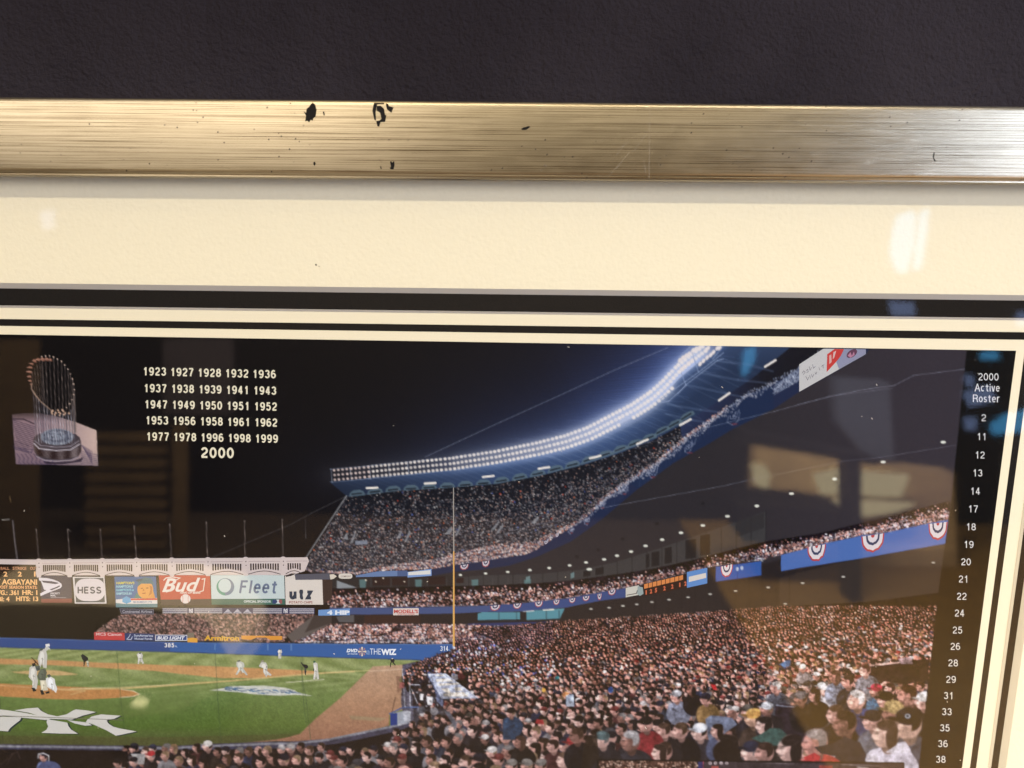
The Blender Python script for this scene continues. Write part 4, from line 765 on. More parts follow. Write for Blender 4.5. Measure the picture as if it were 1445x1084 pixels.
gm_ = (REG == 3)[..., None]; C = np.where(gm_, C * (1 + (.03 * g1_ / g1_.std() + .014 * g2_ / g2_.std() + .012 * g3_ / g3_.std())[..., None]), C)
# --- turn the raster into ink on a grid of faces
C = np.clip(C, 3, 250)
def grid_x(a_, b_, n_): return np.linspace(a_, b_, n_)
xs = np.concatenate([np.linspace(XL, -0.80, 60)[:-1], np.arange(-0.80, Xr, 1.38 / F), [Xr]])
vs_ = np.concatenate([np.linspace(0, 1, 478), ])
vt = 1.0; Yend = 0.79
XX = np.repeat(xs[None], len(vs_), 0); Ytop = np.array([-ztop(x * k) / k for x in xs]); YYg = Ytop[None] * (1 - vs_[:, None]) + Yend * vs_[:, None]
# a few coarse rows below the frame
ext = np.linspace(0, 1, 40)[1:, None]; XX = np.vstack([XX, np.repeat(xs[None], 39, 0)]); YYg = np.vstack([YYg, Yend * (1 - ext) + YB * ext + 0 * xs[None]])
PXg, PYg = PX(XX, YYg)
def sample(A, px, py):
    fx = np.clip(px - X0 - .5, 0, RW - 1.001); fy = np.clip(py - Y0 - .5, 0, RH - 1.001); i, j = fx.astype(int), fy.astype(int); u, v_ = (fx - i)[..., None], (fy - j)[..., None]
    return A[j, i] * (1 - u) * (1 - v_) + A[j, i + 1] * u * (1 - v_) + A[j + 1, i] * (1 - u) * v_ + A[j + 1, i + 1] * u * v_
col = ink(sample(C, PXg, PYg)); nr, nc = XX.shape
cxp, cyp = (PXg[:-1, :-1] + PXg[1:, 1:]) / 2, (PYg[:-1, :-1] + PYg[1:, 1:]) / 2
rid = REG[np.clip(cyp - Y0, 0, RH - 1).astype(int), np.clip(cxp - X0, 0, RW - 1).astype(int)]
vid = np.arange(nr * nc).reshape(nr, nc); quads = np.stack([vid[:-1, :-1], vid[1:, :-1], vid[1:, 1:], vid[:-1, 1:]], -1)
LAB = {0: 'printed night sky glowing blue round a curved bank of floodlights', 1: 'printed upper deck packed with fans under the roof', 2: 'printed dark underside and back walls of the stand', 3: 'printed green ball field with tan dirt and warning track', 4: 'printed crowd of spectators with pink faces and dark coats',
       5: 'plain black strip behind the roster numbers', 6: 'printed trophy ringed by small pennant poles on a pale cloth', 7: 'printed blue outfield wall', 8: 'printed bleacher crowd under the billboards', 9: 'printed blue front of the stand decks'}
def ink_mesh(name, V, Q, colors, parent, **kw):
    me = bpy.data.meshes.new(name); nv, nq = len(V), len(Q); me.vertices.add(nv); me.vertices.foreach_set('co', V.astype(np.float32).ravel())
    me.loops.add(nq * 4); me.loops.foreach_set('vertex_index', Q.astype(np.int32).ravel()); me.polygons.add(nq); me.polygons.foreach_set('loop_start', np.arange(0, nq * 4, 4, dtype=np.int32))
    me.update(calc_edges=True); at = me.color_attributes.new('ink', 'FLOAT_COLOR', 'POINT'); at.data.foreach_set('color', np.hstack([colors, np.ones((nv, 1))]).astype(np.float32).ravel()); me.materials.append(M_INK)
    return link(name, me, parent, **kw)
allV = np.stack([XX.ravel() * k, np.full(XX.size, lvl(1)), -YYg.ravel() * k], -1); colf = col.reshape(-1, 3)
for r_i, nm in enumerate(R_NAMES):
    q = quads[rid == r_i]
    if not len(q): continue
    used, inv = np.unique(q, return_inverse=True); ink_mesh(nm, allV[used], inv.reshape(-1, 4), colf[used], prn, label=LAB[r_i])

# ------------------------------------------------------------------ crisp printed pieces
class Ink:
    def __init__(s): s.v, s.f, s.c = [], [], []
    def poly(s, pts, c, L_=3):
        b = len(s.v); s.v += [(x, y, L_) for x, y in pts]; s.f.append(tuple(range(b, b + len(pts)))); s.c.append(c); return s
    def stroke(s, pts, w, c, L_=5):
        p = [np.array(q, float) for q in pts]; n_ = len(p); le, ri = [], []
        closed = n_ > 3 and np.hypot(*(p[0] - p[-1])) < 1e-6
        for i in range(n_):
            pa, pb = (p[i - 1] if i else (p[-2] if closed else None)), (p[i + 1] if i < n_ - 1 else (p[1] if closed else None))
            d1 = (p[i] - pa) if pa is not None else (pb - p[i]); d2_ = (pb - p[i]) if pb is not None else d1
            d1 = d1 / (np.hypot(*d1) + 1e-9); d2_ = d2_ / (np.hypot(*d2_) + 1e-9); t = d1 + d2_; t = t / (np.hypot(*t) + 1e-9); nn = np.array([-t[1], t[0]]); cc = max(.45, float(np.dot(nn, [-d1[1], d1[0]])))
            le.append(p[i] + nn * w / 2 / cc); ri.append(p[i] - nn * w / 2 / cc)
        for i in range(n_ - 1): s.poly([le[i], le[i + 1], ri[i + 1], ri[i]], c, L_)
        return s
    def ell(s, x, y, rx, ry, c, L_=4, n_=20, slope=0.0): return s.poly([(x + rx * math.cos(t), y + ry * math.sin(t) + slope * rx * math.cos(t)) for t in [i * 2 * math.pi / n_ for i in range(n_)]], c, L_)
    def text(s, body, x, y, w, h, c, slope=.012, off=0.0, shear=0.0, L_=8):
        V, Fc = glyphs(body, off, shear); a_ = V.min(0); b_ = V.max(0); sx, sy = w / (b_[0] - a_[0]), h / CAPH.get(body, b_[1] - a_[1]); b = len(s.v)
        for q in V: dx = (q[0] - a_[0]) * sx; s.v.append((x + dx, y + dx * slope - (q[1] - max(a_[1], 0) * 0) * sy, L_))
        for fc in Fc: s.f.append(tuple(b + i for i in fc)); s.c.append(c)
        return s
    def build(s, name, parent=prn, **kw):
        v = np.array(s.v); X_, Y_ = XY(v[:, 0], v[:, 1]); yv = np.array([lvl(q) for q in v[:, 2]])
        V = np.stack([X_ * DIST, yv, -Y_ * DIST], -1); me = bpy.data.meshes.new(name)
        fs = []
        for fc in s.f:                                   # face the room
            p = V[list(fc)]; ar = sum(p[i][0] * p[(i + 1) % len(p)][2] - p[(i + 1) % len(p)][0] * p[i][2] for i in range(len(p))); fs.append(fc if ar > 0 else fc[::-1])
        me.from_pydata([tuple(q) for q in V], [], fs); me.update(); at = me.color_attributes.new('ink', 'FLOAT_COLOR', 'CORNER')
        cc = []
        for fc, c_ in zip(s.f, s.c): q = ink(c_); cc += [(q[0], q[1], q[2], 1)] * len(fc)
        at.data.foreach_set('color', np.array(cc, np.float32).ravel()); me.materials.append(M_INK); return link(name, me, parent, **kw)
CAPH = {}; GL = {}
def glyphs(body, off, shear):
    kk = (body, off, shear)
    if kk not in GL:
        cu = bpy.data.curves.new('lettering', 'FONT'); cu.body = body; cu.offset = off; cu.shear = shear; cu.resolution_u = 3; ob = bpy.data.objects.new('lettering', cu); COL.objects.link(ob)
        me = bpy.data.meshes.new_from_object(ob); GL[kk] = (np.array([v.co[:2] for v in me.vertices]), [tuple(p.vertices) for p in me.polygons]); bpy.data.objects.remove(ob); bpy.data.curves.remove(cu); bpy.data.meshes.remove(me)
    return GL[kk]
# own grotesque figures and letters: centre lines in a unit box, y up
def arc(cx, cy, rx, ry, a0_, a1_, n_=14): return [(cx + rx * math.cos(math.radians(a0_ + (a1_ - a0_) * i / n_)), cy + ry * math.sin(math.radians(a0_ + (a1_ - a0_) * i / n_))) for i in range(n_ + 1)]
B, T = -.085, 1.085
FONT = {
 '0': (.58, [arc(.5, .5, .5, .5, 90, 450, 28)]), '1': (.58, [[(.62, B), (.62, T)], [(.12, .78), (.36, .80), (.5, .88), (.58, 1.04)]]),
 '2': (.58, [arc(.5, .72, .47, .28, 170, -20) + [(.8, .5), (.3, .27), (.1, .12), (.04, 0)], [(-.06, 0), (1.06, 0)]]),
 '3': (.58, [arc(.48, .76, .44, .24, 160, -88), arc(.48, .26, .5, .26, 88, -165)]), '4': (.58, [[(.70, B), (.70, T)], [(.66, 1.02), (.0, .28)], [(-.06, .25), (1.1, .25)]]),
 '5': (.58, [[(.95, 1.0), (.2, 1.0), (.1, .5)], [(.1, .5)] + arc(.47, .32, .5, .33, 135, -160, 16)]), '6': (.58, [arc(.5, .3, .5, .3, 90, 450, 24), [(.0, .32)] + arc(.52, .5, .52, .5, 185, 50, 14)]),
 '7': (.58, [[(-.06, 1.0), (1.06, 1.0)], [(1.0, .97), (.7, .62), (.45, .25), (.36, B)]]), '8': (.58, [arc(.5, .76, .42, .24, 90, 450, 22), arc(.5, .26, .5, .26, 90, 450, 24)]),
 '9': (.58, [arc(.5, .7, .5, .3, 90, 450, 24), [(1.0, .68)] + arc(.48, .5, .52, .5, 5, -130, 14)]),
 'A': (.74, [[(-.04, B), (.5, T)], [(.5, T), (1.04, B)], [(.2, .33), (.8, .33)]]), 'R': (.72, [[(.04, B), (.04, T)], [(.04, 1), (.6, 1)] + arc(.62, .75, .34, .25, 90, -90, 10) + [(.04, .5)], [(.55, .5), (.86, .4), (.92, .2), (1.02, B)]]),
 'c': (.52, [arc(.5, .36, .5, .36, 50, 310, 18)]), 't': (.46, [[(.5, 1.0), (.5, .12), (.65, 0), (1.1, 0)], [(-.1, .72), (1.1, .72)]]), 'i': (.16, [[(.5, B), (.5, .78)], [(.5, .94), (.5, T)]]),
 'v': (.5, [[(-.02, .78), (.5, B)], [(.5, B), (1.02, .78)]]), 'e': (.54, [[(.02, .38), (.98, .38)] + arc(.5, .36, .5, .36, 5, 318, 20)]), 'o': (.54, [arc(.5, .36, .5, .36, 90, 450, 22)]),
 's': (.48, [arc(.5, .54, .42, .18, 25, 250, 12) + arc(.5, .18, .46, .18, 60, -160, 12)]), 'r': (.42, [[(.1, B), (.1, .78)], [(.1, .45), (.3, .66), (.65, .74), (1.1, .72)]]),
 'H': (.70, [[(0, B), (0, T)], [(1, B), (1, T)], [(0, .5), (1, .5)]]), 'E': (.62, [[(0, B), (0, T)], [(0, 1), (1.05, 1)], [(0, .5), (.95, .5)], [(0, 0), (1.05, 0)]]),
 'S': (.66, [arc(.5, .75, .46, .25, 20, 262, 16) + arc(.5, .24, .5, .24, 80, -165, 16)]), 'u': (.54, [[(0, .78), (0, .3)] + arc(.45, .25, .45, .25, 180, 290, 8) + [(.95, .3)], [(1, B), (1, .78)]]), 'z': (.48, [[(-.05, .72), (1.0, .72), (0, 0), (1.05, 0)]]),
 'F': (.58, [[(0, B), (0, T)], [(0, 1), (1.05, 1)], [(0, .52), (.9, .52)]]), 'l': (.22, [[(.5, B), (.5, T)]]), ' ': (.30, [])}
def setg(inkobj, body, x, y, w, h, c, st=.15, slope=.014, L_=8, shear=0.0, gap=.12):
    tot = sum(FONT[ch][0] + gap for ch in body) - gap; sx = w / tot; px_ = 0.0; sw = st * h; n_ = 0
    for ch in body:
        gw, strokes = FONT[ch]; gw_ = gw * sx - sw
        for sk in strokes:
            pts = []
            for a_, b_ in sk:
                vx = px_ * sx + sw / 2 + a_ * gw_; vy = sw / 2 + b_ * (h - sw); pts.append((x + vx + shear * vy, y + vx * slope - vy))
            inkobj.stroke(pts, sw, c, L_ + (n_ % 4)); n_ += 1
        px_ += gw + gap
    return inkobj
CR = (250, 238, 205)
ROWS = [("1923 1927 1928 1932 1936", 201.7, 356.5, 388.8, 529.9, 533.6), ("1937 1938 1939 1941 1943", 203, 357.7, 389.4, 553.6, 556.9), ("1947 1949 1950 1951 1952", 204, 358.6, 390.3, 576.4, 579.3),
        ("1953 1956 1958 1961 1962", 205.4, 359.2, 390.8, 599, 601.9), ("1977 1978 1996 1998 1999", 206.4, 360, 391.7, 621.8, 624.7)]
for body, xa, xl_, xe, ya, ye in ROWS:
    for i, wd in enumerate(body.split()):
        x = xa + (xl_ - xa) * i / 4; yb_ = ya + (ye - ya) * i / 4; setg(Ink(), wd, x, yb_, (xe - xl_) + .6, 11.9, CR, .178, .014).build('printed_year')
setg(Ink(), "2000", 283.6, 646.2, 46.5, 15.2, CR, .19, .014).build('printed_year', label='larger cream year 2000 below the other years')
RC = (236, 230, 222)
setg(Ink(), "2000", 1380.5, 536.8, 28.5, 10.3, RC, .12, .014).build('roster_heading'); setg(Ink(), "Active", 1375.4, 552.2, 35.2, 10.6, RC, .12, .014).build('roster_heading'); setg(Ink(), "Roster", 1372.6, 567.4, 38, 10.6, RC, .12, .014).build('roster_heading')
for (t_, x, y) in [('2', 1388, 589.5), ('11', 1385.2, 616), ('12', 1382.6, 642), ('13', 1379.3, 667.3), ('14', 1376, 693), ('17', 1373, 718), ('18', 1370, 743.3), ('19', 1366.8, 768.2), ('20', 1363, 792.7), ('21', 1359.6, 817), ('22', 1357, 841.3), ('24', 1353.9, 865), ('25', 1351, 889), ('26', 1348, 912), ('28', 1344.8, 935.3), ('29', 1341.8, 958.6), ('31', 1338.6, 981.5), ('33', 1336, 1004.2), ('35', 1333.2, 1027), ('36', 1330.4, 1049.3), ('38', 1327.4, 1071.4), ('39', 1324.5, 1093)]:
    w = 13.6 if len(t_) == 2 else 6.6
    setg(Ink(), t_, x - w / 2, y + 4.9, w, 9.8, RC, .125, .014).build('roster_number')

# facade with arches above the outfield
FW, FD, FG = (214, 198, 192), (46, 34, 32), (176, 160, 156)
I = Ink(); I.poly([(-230, 786), (54, 789.8), (54, 797), (-230, 793)], FW, 3); I.poly([(54, 789.6), (434, 786.5), (436, 792), (430, 806), (412, 811.5), (200, 812), (56, 812)], FW, 3)
I.poly([(54, 794.6), (434, 791.3), (434, 792.1), (54, 795.4)], FG, 4)
posts = [54.8, 98.3, 144.5, 192.7, 242.5, 293.4, 346.8, 399.6, 448]
for i in range(8):
    x0_, x1_ = posts[i] + 5.5, posts[i + 1] - 5.5; nb = 12
    if i == 7: x1_ = 425; nb = 6
    yt_ = np.interp(posts[i], [54, 400], [797.3, 794.8])
    for j in range(nb): x = x0_ + (x1_ - x0_) * (j + .5) / nb; hgt = 6.2 + 3.0 * abs((j + .5) / nb - .5) * 2; I.poly([(x - 1.0, yt_), (x + 1.0, yt_), (x + 1.15, yt_ + hgt + .8), (x - .85, yt_ + hgt + .8)], FD, 5)
    n_ = 9; top_a = [(x0_ - 2 + (x1_ - x0_ + 4) * j / n_, yt_ + 15.2 - 4.6 * math.sin(math.pi * j / n_)) for j in range(n_ + 1)]; bot_a = [(x, min(y + 1.1, yt_ + 15.4)) for x, y in top_a]
    I.stroke(top_a, .9, FD, 6)
for i, x in enumerate(posts[:8]):
    yt_ = np.interp(x, [54, 400], [788.4, 785.5]); I.poly([(x - 4.2, yt_ + 3), (x - 3.4, yt_ + 1), (x - 1.5, yt_), (x + 1.5, yt_), (x + 3.4, yt_ + 1), (x + 4.2, yt_ + 3), (x + 4.4, yt_ + 21), (x + 3, yt_ + 26.5), (x - 2.6, yt_ + 26.5), (x - 4, yt_ + 21)], FW, 8)
    I.ell(x + .3, yt_ + 6.5, .7, .9, FD, 9, 8); I.ell(x + .5, yt_ + 12, .7, .9, FD, 9, 8)
I.build('printed_facade', label='printed white arched facade with posts above the billboards')
# scoreboard
I = Ink(); I.poly([(-230, 795), (0, 797.5), (53.3, 797.6), (57, 850.3), (0, 851), (-230, 846)], (34, 22, 18), 3); OR = (250, 178, 120); OR2 = (255, 196, 132)
tx = lambda b_, x0_, x1_, yb_, h_, c_=OR2, o_=.03: I.text(b_, x0_ / 6.02, 700 + yb_ / 6.02, (x1_ - x0_) / 6.02, h_ / 6.02, c_, .01, o_, 0, 8)
tx("BALL", 6, 80, 626, 24, (214, 150, 112), .02); tx("STRIKE", 108, 226, 626, 26, (214, 150, 112), .02); tx("OUT", 256, 316, 626, 26, (214, 150, 112), .02)
tx("2", 30, 64, 682, 42); tx("2", 152, 186, 682, 42); tx("1", 290, 303, 682, 42); tx("BENNY AGBAYANI", -190, 316, 748, 48); tx("POST SEASON STATS:", -14, 318, 785, 27, OR); tx("AVG.: .361", -62, 158, 838, 42); tx("HR: 1", 190, 318, 838, 42); tx("RBI: 4", -52, 82, 892, 40); tx("HITS: 13", 138, 326, 890, 40)
I.build('printed_scoreboard', label='printed scoreboard with orange dot lettering')
# postal billboard
e = lambda p: ze(p); f_ = lambda p: zf(p)
I = Ink(); I.poly(e([(345, 678), (605, 678), (613, 905), (352, 905)]), (54, 52, 76), 3); I.poly(e([(351, 874), (612, 871), (613, 906), (352, 906)]), (128, 58, 60), 4)
I.poly(e([(330, 693), (400, 697), (455, 710), (500, 728), (522, 745), (527, 765), (515, 782), (470, 800), (415, 820), (345, 850), (342, 828), (395, 800), (375, 795), (348, 722), (332, 716)]), (225, 218, 222), 5); I.poly(e([(352, 718), (440, 724), (490, 735), (500, 742), (470, 748), (370, 735)]), (54, 52, 76), 6); I.poly(e([(420, 795), (485, 770), (505, 758), (512, 766), (490, 780), (440, 800)]), (54, 52, 76), 6)
I.text("PRIORITY", 430 / 6.02, 700 + 834 / 6.02, 13.5, 2.6, (215, 210, 215), 0, .03); I.text("MAIL", 430 / 6.02, 700 + 852 / 6.02, 7.5, 2.4, (215, 210, 215), 0, .03); I.poly(e([(430, 860), (562, 862), (562, 866), (430, 864)]), (160, 156, 170), 5); I.build('printed_billboard', label='navy postal billboard with white eagle head')
I = Ink(); I.poly(e([(618, 686), (888, 688), (906, 914), (636, 914)]), (214, 206, 204), 3); I.poly(e([(634, 696), (878, 697), (892, 903), (646, 903)]), (70, 78, 82), 4)
n_ = 28; I.poly([(ze([(765 + 127 * math.copysign(abs(math.cos(t)) ** .62, math.cos(t)), 797 + 96 * math.copysign(abs(math.sin(t)) ** .8, math.sin(t)))])[0]) for t in [i * 2 * math.pi / n_ for i in range(n_)]], (218, 208, 208), 5)
setg(I, "HESS", 659 / 6.02, 700 + 829 / 6.02, 203 / 6.02, 60 / 6.02, (66, 72, 82), .2, .003, 8); I.build('printed_billboard', label='billboard with HESS in dark letters on a pale oval')
I = Ink(); I.poly(e([(972, 685), (1325, 684), (1338, 945), (985, 946)]), (52, 100, 150), 3); I.poly(e([(985, 905), (1336, 902), (1338, 945), (987, 946)]), (96, 134, 140), 4); I.poly(e([(1090, 868), (1336, 866), (1337, 915), (1050, 915), (985, 908), (985, 880)]), (222, 216, 210), 5); I.poly(e([(1110, 870), (1336, 868), (1336, 884), (1110, 886)]), (204, 80, 66), 6)
I.ell(*ze([(1235, 795)])[0], 11.3, 13, (226, 158, 84), 6); I.poly(e([(1170, 770), (1175, 715), (1230, 690), (1290, 700), (1312, 760), (1280, 745), (1200, 745)]), (66, 110, 120), 7); I.poly(e([(1150, 712), (1215, 700), (1200, 722), (1160, 728)]), (54, 92, 110), 7); I.poly(e([(1260, 830), (1300, 800), (1320, 868), (1245, 868)]), (222, 150, 76), 5); I.poly(e([(1196, 782), (1214, 779), (1214, 786), (1198, 788)]), (120, 76, 46), 8); I.poly(e([(1238, 779), (1262, 777), (1262, 785), (1240, 786)]), (120, 76, 46), 8); I.poly(e([(1216, 790), (1224, 788), (1228, 806), (1212, 808)]), (190, 120, 62), 8); I.poly(e([(1206, 824), (1240, 820), (1236, 828), (1212, 831)]), (160, 86, 56), 8); I.poly(e([(1270, 760), (1296, 770), (1290, 830), (1262, 850), (1278, 800)]), (190, 122, 66), 8)
I.poly(e([(1160, 820), (1190, 850), (1240, 868), (1140, 868)]), (70, 120, 110), 5)
for j, (c_, w_) in enumerate([((220, 210, 60), 26), ((150, 210, 220), 24), ((120, 200, 215), 25), ((150, 210, 220), 22)]): I.text("HAMPTON'S AND"[:9 + j], 987 / 6.02, 700 + (748 + j * 30) / 6.02, w_, 3.6, c_, 0, .03, .2)
I.poly(e([(1040, 870), (1075, 850), (1110, 870), (1115, 900), (1075, 915), (1040, 900)]), (90, 160, 200), 7); I.text("3M ISOMEDIX CTR", 1130 / 6.02, 700 + 907 / 6.02, 27, 2.4, (70, 110, 150), 0, .02); I.build('printed_billboard', label='bright blue billboard with an orange face under a cap')
I = Ink(); I.poly(e([(1015, 955), (1307, 962), (1307, 1006), (1028, 1002)]), (120, 116, 126), 3); I.poly(e([(1022, 960), (1302, 967), (1302, 1001), (1034, 997)]), (70, 68, 82), 4); I.text("Continental Airlines", 1040 / 6.02, 700 + 992 / 6.02, 42, 4, (190, 186, 190), .004, .01); I.build('printed_banner', label='small grey outlined airline banner')
I = Ink(); I.poly(f_([(22, 398), (424, 398), (434, 632), (42, 632)]), (188, 70, 60), 3); I.poly(f_([(38, 590), (432, 585), (434, 634), (42, 634)]), (52, 40, 48), 4)
I.text("Bud", 222 + 16 / 5.558 + 4, 740 + 528 / 5.558, 300 / 5.558, 19.5, (232, 220, 210), -.02, .02, .35); I.stroke(f_([(60, 440), (80, 420), (130, 412), (190, 420), (150, 440), (110, 520), (85, 530), (65, 515)]), 1.4, (232, 220, 210), 12); I.stroke(f_([(360, 430), (385, 425), (372, 520), (340, 530)]), 1.2, (232, 220, 210), 12)
I.text("KING OF BEERS", 220 + 190 / 5.558, 740 + 543 / 5.558, 29, 2.8, (232, 220, 210), 0, .03, .2); I.ell(*zf([(233, 584)])[0], 7, 6.6, (226, 214, 208), 9); I.stroke([zf([(233 - 30 + 10 * math.cos(t), 584 + 34 * math.sin(t))])[0] for t in np.linspace(-1, 1, 7)], .6, (190, 70, 60), 10); I.stroke([zf([(233 + 30 - 10 * math.cos(t), 584 + 34 * math.sin(t))])[0] for t in np.linspace(-1, 1, 7)], .6, (190, 70, 60), 10)
I.build('printed_billboard', label='red billboard with white script Bud and a baseball')
I = Ink(); I.poly(f_([(430, 396), (1006, 399), (1013, 630), (437, 630)]), (200, 212, 208), 3); I.poly(f_([(436, 585), (1011, 583), (1013, 630), (437, 630)]), (66, 108, 94), 4)
out_ = [zf([(545 + 70 * math.cos(t), 490 + 68 * math.sin(t))])[0] for t in np.linspace(0, 2 * math.pi, 29)]; inn = [zf([(540 + 50 * math.cos(t), 480 + 54 * math.sin(t))])[0] for t in np.linspace(0, 2 * math.pi, 29)]
for j in range(28): I.poly([out_[j], out_[j + 1], inn[j + 1], inn[j]], (84, 150, 130) if 6 < j < 18 else (120, 134, 150), 5)
setg(I, "Fleet", 220 + 652 / 5.558, 740 + 541 / 5.558, 292 / 5.558, 18.5, (110, 122, 144), .16, .004, 8, .16); I.text("OFFICIAL SPONSOR", 220 + 690 / 5.558, 740 + 613 / 5.558, 38.5, 3.4, (214, 222, 216), 0, .03)
I.poly(f_([(915, 590), (990, 590), (990, 622), (915, 622)]), (214, 218, 218), 6); I.poly(f_([(915, 590), (945, 590), (955, 608), (940, 622), (915, 622)]), (50, 70, 110), 7); I.poly(f_([(968, 590), (990, 590), (990, 622), (975, 622), (962, 606)]), (150, 90, 90), 7); I.build('printed_billboard', label='white billboard with grey Fleet and a green ring')
I = Ink(); I.poly(f_([(1012, 405), (1060, 385), (1095, 385), (1095, 435), (1305, 435), (1313, 630), (1018, 630)]), (222, 212, 200), 3); I.poly(f_([(1305, 432), (1385, 432), (1382, 575), (1312, 630)]), (60, 46, 42), 3); I.poly(f_([(1088, 392), (1358, 384), (1368, 432), (1095, 436)]), (88, 88, 98), 5); I.poly(f_([(1020, 398), (1088, 392), (1060, 405), (1020, 412)]), (60, 50, 50), 5)
setg(I, "utz", 220 + 1047 / 5.558, 740 + 589 / 5.558, 180 / 5.558, 16, (54, 62, 76), .26, .0, 8); I.text("POTATO CHIPS", 220 + 1045 / 5.558, 740 + 620 / 5.558, 33, 3.4, (150, 74, 66), 0, .02); I.build('printed_billboard', label='cream billboard with dark utz POTATO CHIPS')
# stripe banner
I = Ink(); I.poly(f_([(50, 655), (1245, 655), (1245, 704), (60, 694)]), (60, 62, 92), 3)
for a_, b_ in [(52, 248), (302, 520), (762, 988), (1048, 1240)]:
    for j in range(3): yy_ = 661 + j * 15; I.poly(f_([(a_, yy_), (b_, yy_), (b_, yy_ + 5.5), (a_, yy_ + 5.5)]), (214, 208, 210), 4)
for cx_ in (565, 640, 718): I.poly(f_([(cx_ - 36, 698), (cx_ + 36, 698), (cx_, 662)]), (176, 174, 186), 5); I.poly(f_([(cx_ - 20, 690), (cx_ + 24, 684), (cx_ + 22, 688), (cx_ - 22, 694)]), (60, 62, 92), 6)
for cx_ in (275, 1018): I.text("N", 220 + (cx_ - 16) / 5.558, 740 + 694 / 5.558, 5.6, 5.6, (214, 210, 214), 0, .02); I.text("Y", 220 + (cx_ - 15) / 5.558, 740 + 696 / 5.558, 5.4, 6.6, (214, 210, 214), 0, .02, 0, 10)
I.build('printed_banner', label='navy banner with white stripes and club monograms')
# low ads on the wall
def ad(q, c_, words, label, name='printed_banner'):
    I = Ink(); I.poly(q, c_, 3)
    for (b_, x, y, w, h, cc, o_, sh) in words: I.text(b_, x, y, w, h, cc, .008, o_, sh)
    I.build(name, label=label)
ad([(133, 892), (175.6, 893), (176.2, 903.6), (133, 903)], (196, 70, 70), [("MCS Canon", 135.5, 896.8, 36, 4.2, (235, 200, 195), .02, 0)], 'red banner with pale lettering')
I = Ink(); I.poly([(176.2, 893.3), (218.6, 894.6), (218.6, 904), (176.2, 903.6)], (50, 64, 106), 3); I.text("SunAmerica", 189, 898.2, 27, 3.2, (205, 210, 225), .01, .02); I.text("Mutual Funds", 190, 902.6, 25, 3.0, (205, 210, 225), .01, .02); I.stroke([(184, 895), (182, 899), (179, 902), (185, 902.5), (187, 898)], .9, (205, 210, 225), 5); I.build('printed_banner', label='navy banner with two lines of pale lettering')
I = Ink(); I.poly([(219.2, 895.6), (264.3, 896), (264.3, 904.3), (219.2, 904.4)], (214, 214, 216), 3); I.poly([(220.2, 896.6), (263.4, 897), (263.4, 903.3), (220.2, 903.4)], (48, 74, 128), 4); I.text("BUD LIGHT", 222, 902.3, 39, 4.8, (232, 232, 236), .003, .04, .2); I.build('printed_banner', label='blue BUD LIGHT banner')
I = Ink(); I.poly(f_([(248, 892), (290, 888), (326, 895), (326, 927), (248, 925)]), (226, 166, 70), 3); I.poly(f_([(250, 850), (300, 850), (302, 888), (250, 890)]), (130, 120, 104), 3); I.build('printed_banner', label='small yellow box beside the blue banner')
I = Ink(); I.text("Armitron", 288.5, 903.5, 49, 7.2, (228, 176, 60), .004, .035); I.build('printed_lettering', label='yellow Armitron lettering')
I = Ink(); I.poly(f_([(670, 872), (990, 876), (992, 906), (900, 908), (862, 888), (790, 888), (745, 906), (672, 900)]), (222, 152, 62), 3); I.build('printed_banner', label='orange banner with an arched notch')
I = Ink(); setg(I, "385", 232, 913.6, 14, 6.2, (226, 222, 220), .2, .0, 8); I.text("ft.", 247, 913.4, 3.6, 2.8, (190, 200, 220), 0, .02); I.build('printed_lettering', label='white 385 ft. on the wall')
I = Ink(); setg(I, "314", 621.3, 918.6, 11.2, 7.0, (226, 230, 236), .13, .0, 8); I.text("ft.", 632.5, 918.6, 3.4, 2.6, (110, 150, 200), 0, .02); I.build('printed_lettering', label='white 314 beside the foul pole')
I = Ink(); I.text("THE", 522, 923.6, 15.4, 8.4, (220, 226, 236), .003, 0); I.text("WIZ", 537.8, 923.7, 21.6, 8.6, (238, 240, 244), .003, .05); I.text("DVD", 489, 920.2, 15.5, 5, (232, 236, 240), 0, .05, .25); I.text("at home", 490.5, 923.6, 14, 2.4, (200, 212, 230), 0, .02)
for j in range(8): a_ = j * math.pi / 4; I.poly([(511, 919.5), (511 + 5.8 * math.cos(a_ - .25), 919.5 + 6.6 * math.sin(a_ - .25)), (511 + 5.8 * math.cos(a_ + .25), 919.5 + 6.6 * math.sin(a_ + .25))], [(228, 206, 178), (150, 120, 130)][j % 2], 5)
I.text("@", 516.5, 922.5, 5.4, 6, (150, 180, 215), 0, 0); I.build('printed_lettering', label='white DVD and THE WIZ lettering on the blue wall')
I = Ink(); I.poly(zi([(527, 548), (727, 546), (727, 601), (527, 602)]), (222, 206, 196), 3); I.text("MODELL'S", 556, 865, 34, 5.2, (196, 70, 66), 0, .035); I.text("SPORTING GOODS", 561, 867.6, 24, 1.9, (196, 90, 80), 0, .02); I.build('printed_banner', label='pale banner with red lettering')
I = Ink(); I.poly(zi([(-60, 560), (188, 548), (188, 602), (-60, 605)]), (110, 150, 200), 3); I.text("4 HIP", 461.5, 867, 32, 6.2, (226, 232, 238), 0, .06); I.build('printed_banner', label='light blue banner with bold white lettering')
I = Ink(); I.poly(zi([(235, 290), (400, 258), (560, 252), (560, 295), (235, 303)]), (104, 128, 168), 3); I.poly(zi([(560, 252), (638, 250), (638, 296), (560, 296)]), (74, 94, 134), 3); I.build('printed_banner', label='pale blue tarpaulin on the deck front')
I = Ink(); I.poly(zi([(638, 262), (828, 238), (828, 292), (640, 306)]), (128, 158, 206), 3); I.poly(zi([(646, 264), (820, 248), (820, 280), (646, 288)]), (222, 220, 212), 4); I.build('printed_banner', label='pale blue and cream sign on the deck front')
